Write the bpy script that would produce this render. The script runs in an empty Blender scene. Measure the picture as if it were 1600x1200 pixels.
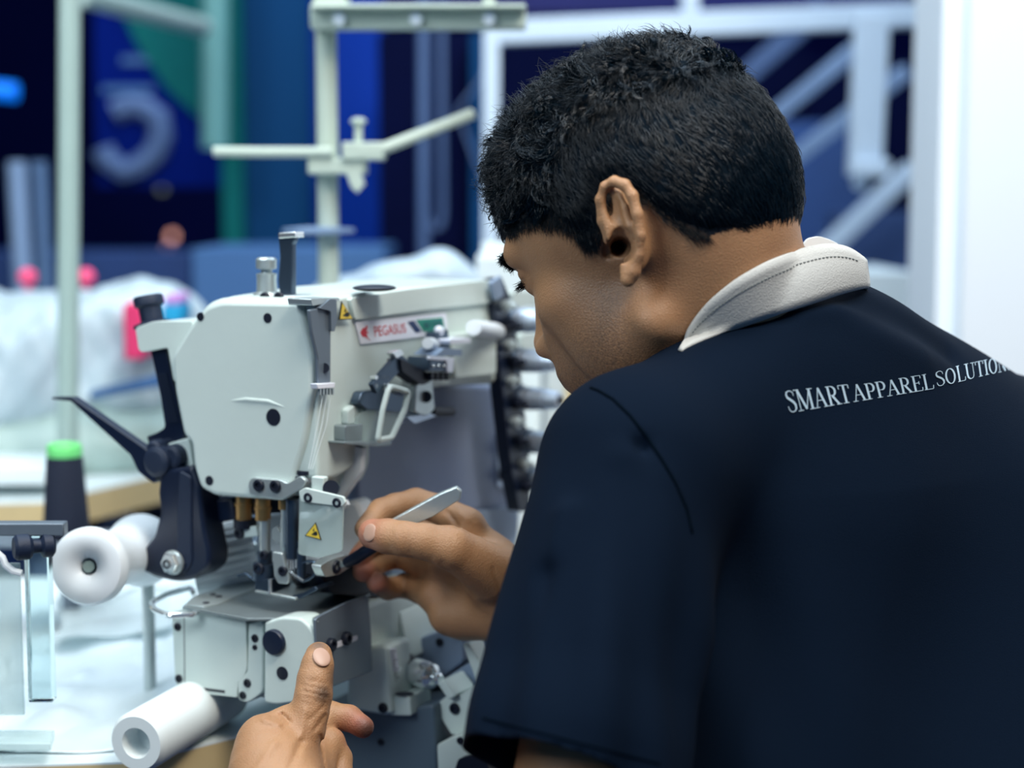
import bpy, bmesh, math, random
import numpy as np
from mathutils import Vector, Matrix
random.seed(7)
rng = np.random.default_rng(7)
SC = bpy.context.scene
COL = SC.collection

# ---------------------------------------------------------------- camera
F_PX = 2700.0
PITCH = math.radians(6.2)
CAM = np.array([0.0, 0.0, 1.2])
cam_d = bpy.data.cameras.new('camera')
cam_d.sensor_width = 36.0
cam_d.lens = F_PX / 1600.0 * 36.0
cam_d.clip_start = 0.05
cam_d.dof.use_dof = True
cam_d.dof.focus_distance = 1.13
cam_d.dof.aperture_fstop = 3.3
cam_o = bpy.data.objects.new('camera', cam_d)
COL.objects.link(cam_o)
cam_o.location = CAM
cam_o.rotation_euler = (math.radians(90) - PITCH, 0, 0)
SC.camera = cam_o

# ---------------------------------------------------------------- world, lights, exposure
w = bpy.data.worlds.new('hall_air')
SC.world = w
w.use_nodes = True
w.node_tree.nodes['Background'].inputs[0].default_value = (0.10, 0.30, 0.62, 1)
w.node_tree.nodes['Background'].inputs[1].default_value = 0.24
SC.view_settings.view_transform = 'Standard'
SC.view_settings.look = 'None'
SC.view_settings.exposure = -0.08
SC.view_settings.gamma = 1.0
SC.view_settings.use_curve_mapping = False

def area(name, loc, target, size, power, color=(1, 1, 1), sy=None):
    l = bpy.data.lights.new(name, 'AREA')
    l.shape = 'RECTANGLE'; l.size = size; l.size_y = sy or size
    l.energy = power; l.color = color
    o = bpy.data.objects.new(name, l); COL.objects.link(o)
    o.location = loc
    o.rotation_euler = (Vector(target) - Vector(loc)).to_track_quat('-Z', 'Y').to_euler()
    return o
# hall ceiling lamps over machine, near aisle and rear stands, plus two added fills
area('ceiling_or_fill_lamp', (-0.9, 1.3, 3.0), (-0.25, 1.3, 1.0), 1.3, 36, (0.84, 0.95, 1.0), 1.3)
area('ceiling_or_fill_lamp', (0.9, -0.1, 2.9), (0.15, 1.2, 1.1), 0.8, 40, (1.0, 0.92, 0.80), 0.6)
area('ceiling_or_fill_lamp', (-1.5, -0.5, 2.4), (-0.25, 1.3, 0.95), 1.0, 34, (0.82, 0.93, 1.0), 1.0)  # added fill from the front left, not a fixture of the hall
area('ceiling_or_fill_lamp', (0.4, 2.9, 3.2), (0.4, 3.6, 0.8), 2.4, 62, (0.62, 0.80, 1.0), 1.4)
area('ceiling_or_fill_lamp', (0.5, 0.75, 3.0), (0.9, 2.1, 1.4), 1.0, 40, (0.88, 0.95, 1.0), 0.8)  # extra light added only to brighten the white partition on the right

# ---------------------------------------------------------------- pixel <-> place
def ray(px, py):
    a = (px - 800.0) / F_PX; b = (600.0 - py) / F_PX
    cp, sp = math.cos(PITCH), math.sin(PITCH)
    return np.array([a, cp + b * sp, -sp + b * cp])
def P(px, py, d):
    return CAM + ray(px, py) * d
def hit(px, py, p0, n):
    r = ray(px, py)
    return CAM + r * (np.dot(p0 - CAM, n) / np.dot(r, n))
def Y(px, py, y):
    return hit(px, py, np.array([0, y, 0.0]), np.array([0, 1.0, 0]))
def Z(px, py, z):
    return hit(px, py, np.array([0, 0, z]), np.array([0, 0, 1.0]))
# the sewing machine's own axes: E1 runs along its arm, E2 towards the operator
A1 = math.radians(28.5)
E1 = np.array([math.sin(A1), math.cos(A1), 0]); E2 = np.array([math.cos(A1), -math.sin(A1), 0]); E3 = np.array([0, 0, 1.0])
MO = P(490, 620, 1.22)
def U(px, py, u):
    return hit(px, py, MO + E1 * u, E1)
def V(px, py, v):
    return hit(px, py, MO + E2 * v, E2)

# ---------------------------------------------------------------- materials
def lin(c):
    return tuple(((x / 255.0) / 12.92 if x <= 10 else (((x / 255.0) + 0.055) / 1.055) ** 2.4) for x in c)
def mat(name, rgb, rough=0.5, metal=0.0, var=0.06, scale=30.0, bump=0.0, bscale=200.0, **kw):
    m = bpy.data.materials.new(name); m.use_nodes = True
    nt = m.node_tree; b = nt.nodes['Principled BSDF']
    b.inputs['Roughness'].default_value = rough
    b.inputs['Metallic'].default_value = metal
    c = lin(rgb)
    tc = nt.nodes.new('ShaderNodeTexCoord')
    n = nt.nodes.new('ShaderNodeTexNoise'); n.inputs['Scale'].default_value = scale; n.inputs['Detail'].default_value = 4
    nt.links.new(tc.outputs['Object'], n.inputs['Vector'])
    mx = nt.nodes.new('ShaderNodeMix'); mx.data_type = 'RGBA'
    mx.inputs[6].default_value = (*[x * (1 - var) for x in c], 1)
    mx.inputs[7].default_value = (*[min(1, x * (1 + var)) for x in c], 1)
    nt.links.new(n.outputs['Fac'], mx.inputs[0])
    nt.links.new(mx.outputs[2], b.inputs['Base Color'])
    if bump:
        n2 = nt.nodes.new('ShaderNodeTexNoise'); n2.inputs['Scale'].default_value = bscale; n2.inputs['Detail'].default_value = 3
        nt.links.new(tc.outputs['Object'], n2.inputs['Vector'])
        bp = nt.nodes.new('ShaderNodeBump'); bp.inputs['Strength'].default_value = bump; bp.inputs['Distance'].default_value = 0.002
        nt.links.new(n2.outputs['Fac'], bp.inputs['Height']); nt.links.new(bp.outputs['Normal'], b.inputs['Normal'])
    for k, v in kw.items():
        b.inputs[k.replace('_', ' ')].default_value = v
    return m
def emis(name, rgb, s):
    m = mat(name, rgb); b = m.node_tree.nodes['Principled BSDF']
    b.inputs['Emission Color'].default_value = (*lin(rgb), 1); b.inputs['Emission Strength'].default_value = s
    return m
M = dict(
    enamel=mat('cream_enamel', (208, 221, 216), 0.32, var=0.03, bump=0.05),
    enamel_grey=mat('grey_enamel', (128, 146, 170), 0.4, var=0.05),
    guard=mat('grey_blue_enamel', (120, 134, 164), 0.35, var=0.06, scale=12),
    steel=mat('brushed_steel', (196, 206, 206), 0.30, 0.62, var=0.08, bump=0.1, bscale=400),
    chrome=mat('chrome', (232, 238, 240), 0.14, 0.8, var=0.02),
    dsteel=mat('dark_steel', (74, 90, 108), 0.28, 0.7, var=0.1),
    plate=mat('worn_steel_plate', (140, 150, 152), 0.38, 0.55, var=0.18, scale=40),
    gplate=mat('grey_steel_shield', (112, 124, 136), 0.42, 0.35, var=0.05),
    base=mat('base_grey_enamel', (84, 100, 114), 0.4, var=0.08),
    brass=mat('bronze_bushing', (190, 150, 96), 0.35, 0.8, var=0.1),
    black=mat('black_enamel', (10, 24, 48), 0.38, var=0.1),
    hole=mat('black_oxide', (6, 16, 36), 0.5, var=0.1),
    rubber=mat('black_rubber', (12, 30, 56), 0.6, var=0.1, bump=0.2),
    white=mat('white_plastic', (236, 242, 246), 0.38, var=0.02, Subsurface_Weight=0.15, Subsurface_Radius=(0.01, 0.01, 0.01), Subsurface_Scale=0.5),
    tension=mat('satin_aluminium', (188, 202, 220), 0.3, 0.55, var=0.04),
    yellow=mat('yellow_sticker', (236, 204, 72), 0.45, var=0.03),
    ink=mat('black_ink', (20, 26, 30), 0.5),
    red=mat('red_ink', (208, 32, 52), 0.5),
    label=mat('white_label', (238, 240, 250), 0.35, var=0.01),
    green=mat('green_ink', (20, 140, 118), 0.45),
    navy=mat('navy_ink', (14, 44, 92), 0.45),
    thread=mat('white_thread', (225, 235, 235), 0.7),
    glass=mat('clear_acrylic', (214, 232, 232), 0.05, var=0.01, Transmission_Weight=1.0, IOR=1.2),
)
# thin clear plate: mostly see-through
def clear(name, rgb, fac, rough=0.12):
    m = bpy.data.materials.new(name); m.use_nodes = True; nt = m.node_tree
    b = nt.nodes['Principled BSDF']; b.inputs['Base Color'].default_value = (*lin(rgb), 1); b.inputs['Roughness'].default_value = rough
    t = nt.nodes.new('ShaderNodeBsdfTransparent'); t.inputs[0].default_value = (0.93, 0.97, 0.97, 1)
    mx = nt.nodes.new('ShaderNodeMixShader'); mx.inputs[0].default_value = fac
    nt.links.new(t.outputs[0], mx.inputs[1]); nt.links.new(b.outputs[0], mx.inputs[2])
    nt.links.new(mx.outputs[0], nt.nodes['Material Output'].inputs[0])
    return m
M['clear'] = clear('clear_guard_plastic', (215, 232, 228), 0.38)
M['film'] = clear('clear_film', (226, 238, 240), 0.62, 0.25)

# ---------------------------------------------------------------- object helpers
def wloc(o):
    v = np.zeros(3)
    while o is not None:
        v = v + np.array(o.location); o = o.parent
    return v
def tag(o, label=None, cat=None, group=None, kind=None):
    if label: o['label'] = label
    if cat: o['category'] = cat
    if group: o['group'] = group
    if kind: o['kind'] = kind
    return o
def nrm_(v): v = np.asarray(v, float); return v / np.linalg.norm(v)
def empty(name, loc, label, cat, group=None):
    o = bpy.data.objects.new(name, None); o.empty_display_size = 0.05
    COL.objects.link(o); o.location = loc
    return tag(o, label, cat, group)
class MB:
    """collects shapes, links them as ONE mesh"""
    def __init__(s): s.v = []; s.f = []; s.n = 0
    def add(s, v, f):
        v = np.asarray(v, float); s.v.append(v)
        s.f += [tuple(int(i) + s.n for i in q) for q in f]; s.n += len(v); return s
    def prism(s, pts, vec):
        p = np.asarray(pts, float); n = len(p); vec = np.asarray(vec, float)
        f = [tuple(range(n)), tuple(range(2 * n - 1, n - 1, -1))]
        f += [(i, (i + 1) % n, n + (i + 1) % n, n + i) for i in range(n)]
        return s.add(np.vstack([p, p + vec]), f)
    def box(s, c, x, y, z, ax=(E1, E2, E3)):
        c = np.asarray(c, float); q = [c + a * x / 2 * ax[0] + b * y / 2 * ax[1] - z / 2 * ax[2] for a, b in ((-1, -1), (1, -1), (1, 1), (-1, 1))]
        return s.prism(q, ax[2] * z)
    def wbox(s, a, b):
        a = np.minimum(a, b) if False else np.asarray(a, float); b = np.asarray(b, float)
        q = [(a[0], a[1], a[2]), (b[0], a[1], a[2]), (b[0], b[1], a[2]), (a[0], b[1], a[2])]
        return s.prism(q, (0, 0, b[2] - a[2]))
    def lathe(s, p0, axis, prof, seg=24, cap=True, hexa=False):
        """prof: list of (radius, distance along the axis)"""
        p0 = np.asarray(p0, float); a = np.asarray(axis, float); a = a / np.linalg.norm(a)
        t = np.array([0, 0, 1.0]) if abs(a[2]) < 0.9 else np.array([1.0, 0, 0])
        x = np.cross(a, t); x /= np.linalg.norm(x); y = np.cross(a, x)
        vs = []
        for r, h in prof:
            for i in range(seg):
                th = 2 * math.pi * i / seg
                vs.append(p0 + a * h + max(r, 1e-5) * (math.cos(th) * x + math.sin(th) * y))
        f = []
        for k in range(len(prof) - 1):
            for i in range(seg):
                j = (i + 1) % seg
                f.append((k * seg + i, k * seg + j, (k + 1) * seg + j, (k + 1) * seg + i))
        if cap:
            f.append(tuple(range(seg))[::-1]); f.append(tuple((len(prof) - 1) * seg + i for i in range(seg)))
        return s.add(vs, f)
    def cyl(s, a, b, r, r2=None, seg=20):
        a = np.asarray(a, float); b = np.asarray(b, float)
        return s.lathe(a, b - a, [(r, 0), (r if r2 is None else r2, float(np.linalg.norm(b - a)))], seg)
    def tube(s, pts, r, seg=10, closed=False):
        p = [np.asarray(q, float) for q in pts]; n = len(p)
        rs = r if isinstance(r, (list, tuple, np.ndarray)) else [r] * n
        nrm = None; vs = []
        for i in range(n):
            a = p[(i + 1) % n] if (closed or i < n - 1) else p[i]; b = p[i - 1] if (closed or i > 0) else p[i]
            t = a - b; t = t / (np.linalg.norm(t) + 1e-12)
            if nrm is None:
                nrm = np.cross(t, [0.3, 0.2, 0.93]); nrm /= np.linalg.norm(nrm)
            nrm = nrm - t * np.dot(nrm, t); nrm /= (np.linalg.norm(nrm) + 1e-12); bn = np.cross(t, nrm)
            for k in range(seg):
                th = 2 * math.pi * k / seg; vs.append(p[i] + rs[i] * (math.cos(th) * nrm + math.sin(th) * bn))
        f = []
        for i in range(n if closed else n - 1):
            for k in range(seg):
                l = (k + 1) % seg; j = (i + 1) % n
                f.append((i * seg + k, i * seg + l, j * seg + l, j * seg + k))
        if not closed:
            f.append(tuple(range(seg))[::-1]); f.append(tuple((n - 1) * seg + k for k in range(seg)))
        return s.add(vs, f)
    def ellip(s, c, rx, ry, rz, seg=20, rings=12, ax=None):
        ax = ax or (np.array([1., 0, 0]), np.array([0, 1., 0]), np.array([0, 0, 1.]))
        vs = []; f = []
        for i in range(rings + 1):
            ph = math.pi * i / rings
            for k in range(seg):
                th = 2 * math.pi * k / seg
                vs.append(np.asarray(c) + max(math.sin(ph), 1e-4) * math.cos(th) * rx * ax[0] + max(math.sin(ph), 1e-4) * math.sin(th) * ry * ax[1] + math.cos(ph) * rz * ax[2])
        for i in range(rings):
            for k in range(seg):
                l = (k + 1) % seg; f.append((i * seg + k, i * seg + l, (i + 1) * seg + l, (i + 1) * seg + k))
        return s.add(vs, f)
    def build(s, name, m, parent=None, bevel=0.0, smooth=True, seg=2, ang=35, label=None, cat=None, group=None, kind=None):
        v = np.vstack(s.v)
        if parent is None:
            org = np.array([(v[:, 0].min() + v[:, 0].max()) / 2, (v[:, 1].min() + v[:, 1].max()) / 2, v[:, 2].min()])
        else:
            org = wloc(parent)
        me = bpy.data.meshes.new(name); me.from_pydata((v - org).tolist(), [], s.f)
        bm = bmesh.new(); bm.from_mesh(me); bmesh.ops.recalc_face_normals(bm, faces=bm.faces); bm.to_mesh(me); bm.free()
        me.materials.append(m)
        o = bpy.data.objects.new(name, me); COL.objects.link(o)
        if parent is None: o.location = org
        else: o.parent = parent
        if smooth:
            me.shade_smooth(); me.set_sharp_from_angle(angle=math.radians(ang))
        if bevel:
            b = o.modifiers.new('edge', 'BEVEL'); b.width = bevel; b.segments = seg; b.limit_method = 'ANGLE'; b.angle_limit = math.radians(30)
        return tag(o, label, cat, group, kind)
def rnd(pts, r, n=5):
    """round the corners of a polygon of pixel points; r one radius or a list"""
    p = [np.array(q, float) for q in pts]; out = []
    for i in range(len(p)):
        rr = r[i] if isinstance(r, (list, tuple)) else r
        a, b, c = p[i - 1], p[i], p[(i + 1) % len(p)]
        la, lc = np.linalg.norm(a - b), np.linalg.norm(c - b)
        d = min(rr, la * 0.45, lc * 0.45)
        if d < 0.5: out.append(tuple(b)); continue
        s, e = b + (a - b) / la * d, b + (c - b) / lc * d
        for k in range(n + 1):
            t = k / n; out.append(tuple((1 - t) ** 2 * s + 2 * t * (1 - t) * b + t * t * e))
    return out
def pU(pts, u): return [U(x, y, u) for x, y in pts]
def pV(pts, v): return [V(x, y, v) for x, y in pts]
def disc(c, ax, r, depth):
    """screw profile with a socket"""
    return [(0.001 * 0, -0.2 * r), (0.42 * r, -0.2 * r), (0.48 * r, 0), (0.9 * r, 0), (r, 0.12 * r), (r, depth)]
def screw(name, c, ax, r, parent, m='hole', depth=0.002):
    a = np.asarray(ax, float)
    return MB().lathe(c, -a, [(0.0, 0.35 * r), (0.45 * r, 0.35 * r), (0.5 * r, 0), (0.88 * r, 0), (r, 0.15 * r), (r, depth + 0.15 * r)], 18).build(name, M[m], parent)
def rivet(p, ax, r, h):
    pass
def text_mesh(s, size=1.0):
    c = bpy.data.curves.new('lettering', 'FONT'); c.body = s; c.size = size; c.resolution_u = 3
    o = bpy.data.objects.new('lettering', c); COL.objects.link(o)
    bpy.context.view_layer.update()
    me = bpy.data.meshes.new_from_object(o.evaluated_get(bpy.context.evaluated_depsgraph_get()))
    v = np.array([x.co[:] for x in me.vertices]); f = [tuple(p.vertices) for p in me.polygons]
    bpy.data.objects.remove(o); bpy.data.curves.remove(c); bpy.data.meshes.remove(me)
    v = v[:, :2]; v = (v - v.min(0)) / (v.max(0) - v.min(0))
    return v, f
# ================================================================ smooth surfaces from distance fields (surface nets)
def smin(a, b, k):
    h = np.clip(0.5 + 0.5 * (b - a) / k, 0, 1)
    return b + (a - b) * h - k * h * (1 - h)
def smax(a, b, k): return -smin(-a, -b, k)
def cone(p, a, b, ra, rb):
    a = np.asarray(a, float); b = np.asarray(b, float); ab = b - a
    t = np.clip(((p - a) @ ab) / (ab @ ab), 0, 1)
    return np.linalg.norm(p - a - t[:, None] * ab, axis=1) - (ra + (rb - ra) * t)
def ellp(p, c, r, R=None):
    q = p - np.asarray(c)
    if R is not None: q = q @ R
    r = np.asarray(r, float); k0 = np.linalg.norm(q / r, axis=1); k1 = np.linalg.norm(q / (r * r), axis=1) + 1e-9
    return k0 * (k0 - 1) / k1
def surface(fn, lo, hi, h, B=8, slack=1.5):
    """evaluate fn only in blocks near the surface, then join the cells into one quad mesh"""
    lo = np.asarray(lo, float); hi = np.asarray(hi, float)
    nb = np.ceil((hi - lo) / (h * B)).astype(int)
    g = np.stack(np.meshgrid(*[np.arange(k) for k in nb], indexing='ij'), -1).reshape(-1, 3)
    cen = lo + (g + 0.5) * h * B
    d = np.concatenate([fn(cen[i:i + 200000]) for i in range(0, len(cen), 200000)])
    g = g[np.abs(d) < h * B * 0.87 * slack]
    N = nb * B + 2
    key = lambda c: (c[:, 0] * N[1] + c[:, 1]) * N[2] + c[:, 2]
    loc = np.stack(np.meshgrid(*[np.arange(B + 1)] * 3, indexing='ij'), -1).reshape(-1, 3)
    keys, verts, quads = [], [], []
    corners = [(i, j, k) for i in (0, 1) for j in (0, 1) for k in (0, 1)]
    edges = [(a, b) for a in range(8) for b in range(a + 1, 8) if bin(a ^ b).count('1') == 1]
    for s in range(0, len(g), 1500):
        gb = g[s:s + 1500]; n = len(gb)
        idx = gb[:, None, :] * B + loc[None]
        D = fn((lo + idx.reshape(-1, 3) * h)).reshape(n, B + 1, B + 1, B + 1)
        c8 = np.stack([D[:, i:B + i, j:B + j, k:B + k] for i, j, k in corners], -1)
        ins = c8 < 0; act = ins.any(-1) & ~ins.all(-1)
        w = np.argwhere(act); cv = c8[act]
        acc = np.zeros((len(cv), 3)); cnt = np.zeros(len(cv))
        for a, b in edges:
            da, db = cv[:, a], cv[:, b]; m = (da < 0) != (db < 0)
            t = np.where(m, da / np.where(m, da - db, 1), 0)
            pa, pb = np.array(corners[a]), np.array(corners[b])
            acc += np.where(m[:, None], pa + (pb - pa) * t[:, None], 0); cnt += m
        cell = gb[w[:, 0]] * B + w[:, 1:]
        keys.append(key(cell)); verts.append(lo + (cell + acc / cnt[:, None]) * h)
        # edges of the grid that cross the surface, owned by the block holding their start
        D0 = D[:, :B, :B, :B]
        for ax_ in range(3):
            sl = [slice(0, B)] * 3; sl[ax_] = slice(1, B + 1)
            D1 = D[(slice(None), *sl)]
            m = (D0 < 0) != (D1 < 0)
            w2 = np.argwhere(m)
            if not len(w2): continue
            c = gb[w2[:, 0]] * B + w2[:, 1:]
            u_, v_ = np.zeros(3, int), np.zeros(3, int); u_[(ax_ + 1) % 3] = 1; v_[(ax_ + 2) % 3] = 1
            q = np.stack([key(c), key(c - u_), key(c - u_ - v_), key(c - v_)], 1)
            flip = ~(D0[m] < 0)
            q[flip] = q[flip][:, ::-1]
            quads.append(q)
    keys = np.concatenate(keys); verts = np.concatenate(verts); quads = np.concatenate(quads)
    o = np.argsort(keys); keys = keys[o]; verts = verts[o]
    i = np.searchsorted(keys, quads); i = np.clip(i, 0, len(keys) - 1)
    ok = (keys[i] == quads).all(1)
    return verts, i[ok]
def link_surface(name, v, f, m, parent=None, attrs=None, **t):
    org = wloc(parent) if parent is not None else np.array([v[:, 0].mean(), v[:, 1].mean(), v[:, 2].min()])
    me = bpy.data.meshes.new(name)
    me.vertices.add(len(v)); me.vertices.foreach_set('co', (v - org).astype(np.float32).ravel())
    k = f.shape[1]
    me.loops.add(len(f) * k); me.loops.foreach_set('vertex_index', f.astype(np.int32).ravel())
    me.polygons.add(len(f)); me.polygons.foreach_set('loop_start', np.arange(0, len(f) * k, k, dtype=np.int32))
    try: me.polygons.foreach_set('loop_total', np.full(len(f), k, dtype=np.int32))
    except Exception: pass
    me.update(calc_edges=True); me.validate()
    me.shade_smooth(); me.materials.append(m)
    for an, av in (attrs or {}).items():
        at = me.attributes.new(an, 'FLOAT', 'POINT'); at.data.foreach_set('value', av.astype(np.float32))
    o = bpy.data.objects.new(name, me); COL.objects.link(o)
    if parent is None: o.location = org
    else: o.parent = parent
    return tag(o, **t)
# ================================================================ the sewing machine
TZ = 0.80                                           # table top height
base_c = MO + E1 * 0.18; base_c = np.array([base_c[0], base_c[1], TZ])
mc = empty('sewing_machine', base_c, 'cream industrial interlock sewing machine with red and green name label, in front of the man', 'sewing machine')
NE1 = -E1

# head: body block behind the face plate
body = MB()
body.prism(pU(rnd([(293, 515), (322, 474), (345, 465), (480, 466), (488, 478), (490, 560), (490, 745), (478, 775), (378, 776), (335, 770), (305, 735), (300, 690), (272, 600), (268, 556)], 10), 0.006), E1 * 0.075)
body.build('machine_head', M['enamel'], mc, 0.004)
# arm running away to the right
side = [(497, 470), (600, 452), (768, 438), (776, 520), (776, 600), (700, 603), (610, 615), (585, 650), (570, 700), (548, 735), (520, 748), (496, 752), (496, 700), (497, 590)]
MB().prism(pV(rnd(side, 14), 0.004), E2 * -0.085).build('arm', M['enamel'], mc, 0.006, seg=3)
# lid on the arm, proud of it, with the seam under it
lid = [(548, 466), (640, 452), (768, 437), (773, 473), (660, 485), (555, 500)]
MB().prism(pV(rnd(lid, 5), 0.0075), E2 * -0.096).build('top_cover', M['enamel'], mc, 0.003, seg=3)
MB().ellip(Z(585, 450, V(600, 452, 0)[2] + 0.003), 0.016, 0.016, 0.0025).build('oil_cap', M['hole'], mc)
# face plate
fp = [(298, 507), (322, 478), (345, 470), (466, 472), (474, 500), (488, 560), (488, 610), (476, 690), (462, 735), (452, 775), (440, 783), (385, 779), (335, 775), (312, 762), (302, 730), (298, 690), (286, 680), (272, 610), (268, 556), (287, 525)]
fpl = MB().prism(pU(rnd(fp, 9), -0.006), E1 * 0.0119).build('face_plate', M['enamel'], mc, 0.0035, seg=3)
# relief on the plate: shallow oval lip and its dark screw hole
MB().tube([U(x, y, -0.0055) for x, y in ((362, 626), (385, 624), (420, 627), (445, 636))], [0.0006, 0.0016, 0.0016, 0.0006], 10).build('finger_lip', M['enamel'], fpl)
for (x, y, r) in ((313, 495, 0.0032), (418, 497, 0.0036), (427, 652, 0.0062), (327, 751, 0.0036)):
    c = U(x, y, -0.0062)
    MB().lathe(c, E1, [(0.0, -0.0001), (r, -0.0001), (r, 0.003)], 24).build('screw_hole', M['hole'], fpl)
# slotted thumb bracket at the foot of the face plate
MB().prism(pU(rnd([(387, 756), (393, 746), (440, 750), (449, 756), (470, 743), (478, 752), (474, 762), (440, 781), (390, 774)], 5), -0.010), E1 * 0.004).build('slotted_bracket', M['steel'], mc, 0.0006)
for x in (402, 428): screw('bracket_screw', U(x, 759 + (x - 402) * 0.05, -0.0125), NE1, 0.0045, mc)
MB().cyl(U(476, 735, 0.0), U(476, 741, 0.0), 0.0055).build('thread_eyelet', M['hole'], mc)
MB().prism(pU(rnd([(449, 752), (454, 742), (472, 742), (478, 748), (470, 760), (452, 760)], 3), -0.004), E1 * 0.012).build('steel_clip', M['chrome'], mc, 0.0008)

# take-up guard on the head's right front: grey sloping plate with teeth
MB().prism([*pV(rnd([(484, 484), (514, 479), (517, 505), (517, 598), (498, 600), (497, 560), (488, 520)], 3), 0.0095)], E2 * -0.003).build('take_up_guard', M['gplate'], mc, 0.0008)
MB().cyl(V(507, 575, 0.010), V(507, 575, 0.0085), 0.0035).build('guard_hole', M['hole'], mc)
g = MB().prism(pV([(495, 600), (524, 598), (523, 606), (497, 608)], 0.0135), E2 * -0.006)
g.build('thread_comb', M['label'], mc, 0.0004)
g = MB()
for k in range(5):
    x = 500 + k * 5
    g.prism(pV([(x, 607), (x + 2.6, 607), (x + 1.8, 617), (x + 0.4, 617)], 0.0125), E2 * -0.002)
g.build('comb_teeth', M['steel'], mc)
MB().prism(pV(rnd([(499, 482), (516, 467), (526, 468), (527, 500), (523, 518), (518, 518), (517, 486)], 3), 0.012), E2 * -0.006).build('take_up_bracket', M['gplate'], mc, 0.0008)
MB().prism(pV(rnd([(486, 467), (530, 465), (531, 470), (488, 478)], 2), 0.010), E2 * -0.02).build('take_up_base', M['steel'], mc, 0.0006)
for k in range(3):
    x = 505 + k * 6
    MB().tube([V(x, 615, 0.011), V(x - 8 + k * 1, 660, 0.008), V(482 + k * 3, 733, 0.004)], 0.0003, 6).build('thread', M['thread'], mc)
# raised welt lines on the arm front

# maker's label
lb = MB().prism(pV(rnd([(555, 503), (697, 489), (700, 521), (564, 538)], 2), 0.0053), E2 * -0.0015).build('name_label', M['label'], mc)
def quadmap(c, v):
    c = [np.array(V(x, y, v)) for x, y in c]       # bl, br, tr, tl
    return lambda a, b: (1 - a) * (1 - b) * c[0] + a * (1 - b) * c[1] + a * b * c[2] + (1 - a) * b * c[3]
tv, tf = text_mesh('PEGASUS')
q = quadmap([(586, 526), (635, 519), (633, 505), (584, 510)], 0.0056)
MB().add([q(a, b) for a, b in tv], tf).build('label_lettering', M['red'], lb, smooth=False)
fig = [(563.5, 520), (567, 513), (571, 512), (573.5, 508), (574.5, 511), (573, 517), (576.5, 520), (573, 521), (575, 528), (579, 532), (572, 527), (567, 526)]
MB().prism(pV(fig, 0.0056), E2 * -0.0005).build('winged_emblem', M['red'], lb, smooth=False)
MB().prism(pV([(637, 503), (647, 501), (659, 518), (650, 520)], 0.0056), E2 * -0.0005).build('label_stripe', M['navy'], lb, smooth=False)
MB().prism(pV([(650, 500), (692, 496), (695, 515), (662, 518)], 0.0056), E2 * -0.0005).build('label_panel', M['green'], lb, smooth=False)
tv, tf = text_mesh('W1500')
q = quadmap([(663, 515), (692, 511.5), (690, 499.5), (661, 503)], 0.0060)
MB().add([q(a, b) for a, b in tv], tf).build('label_lettering', M['navy'], lb, smooth=False)
def warning(pts, back, parent, planef, off, m=M['yellow']):
    """yellow triangle with black border and hand mark"""
    c = np.mean(np.array(pts, float), 0)
    o = MB().prism([planef(x, y) for x, y in pts], off).build('warning_sticker', M['ink'], parent, smooth=False)
    inner = [c + (np.array(p) - c) * 0.84 for p in pts]
    MB().prism([planef(x, y) + off * -0.5 for x, y in inner], off * 0.6).build('sticker_face', m, o, smooth=False)
    w = np.linalg.norm(np.array(pts[0]) - np.array(pts[1])) / 28
    hand = [(-1, 4), (-5, 3), (-1, 0), (-1, -1), (3, -2.5), (5, 0), (5, 3.5), (2, 5)]
    MB().prism([planef(c[0] + 1 + x * w, c[1] + y * w) + off * -0.8 for x, y in hand], off * 0.4).build('sticker_mark', M['ink'], o, smooth=False)
    MB().prism([planef(c[0] + x * w, c[1] + y * w) + off * -0.8 for x, y in ((-1.4, -2.5), (0, -8), (1.4, -2.5))], off * 0.4).build('sticker_mark', M['ink'], o, smooth=False)
warning([(534, 471), (530, 500), (552, 499)], None, mc, lambda x, y: V(x, y, 0.0085), E2 * -0.0008)

# ---- on top: presser lifter lever and tension cap
t = MB(); c = U(417, 462, 0.030)
t.lathe(c, (0, 0, 1), [(0.0125, -0.006), (0.0125, -0.001), (0.0105, 0.0), (0.0095, 0.002), (0.0075, 0.003), (0.0072, 0.012), (0.0076, 0.016), (0.004, 0.017), (0.004, 0.019), (0.0075, 0.020), (0.0077, 0.0265), (0.006, 0.028), (0.0, 0.0282)], 24)
t.build('pressure_cap', M['steel'], mc)
c = U(443, 466, 0.028)
MB().prism(pU(rnd([(434, 366), (459, 364), (459, 376), (456, 382), (456, 466), (438, 466), (434, 440), (437, 400)], 3), 0.027), E1 * 0.006).build('lifter_lever', M['dsteel'], mc, 0.0012)
MB().prism(pU(rnd([(434, 364), (460, 362), (461, 371), (435, 373)], 2), 0.0255), E1 * 0.012).build('lever_tab', M['chrome'], mc, 0.0012)
MB().prism(pU([(404, 462), (458, 462), (462, 470), (402, 470)], 0.016), E1 * 0.032).build('lever_base', M['steel'], mc, 0.001)
for x in (412, 434): screw('base_screw', U(x, 465, 0.0145), NE1, 0.004, mc)

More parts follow.
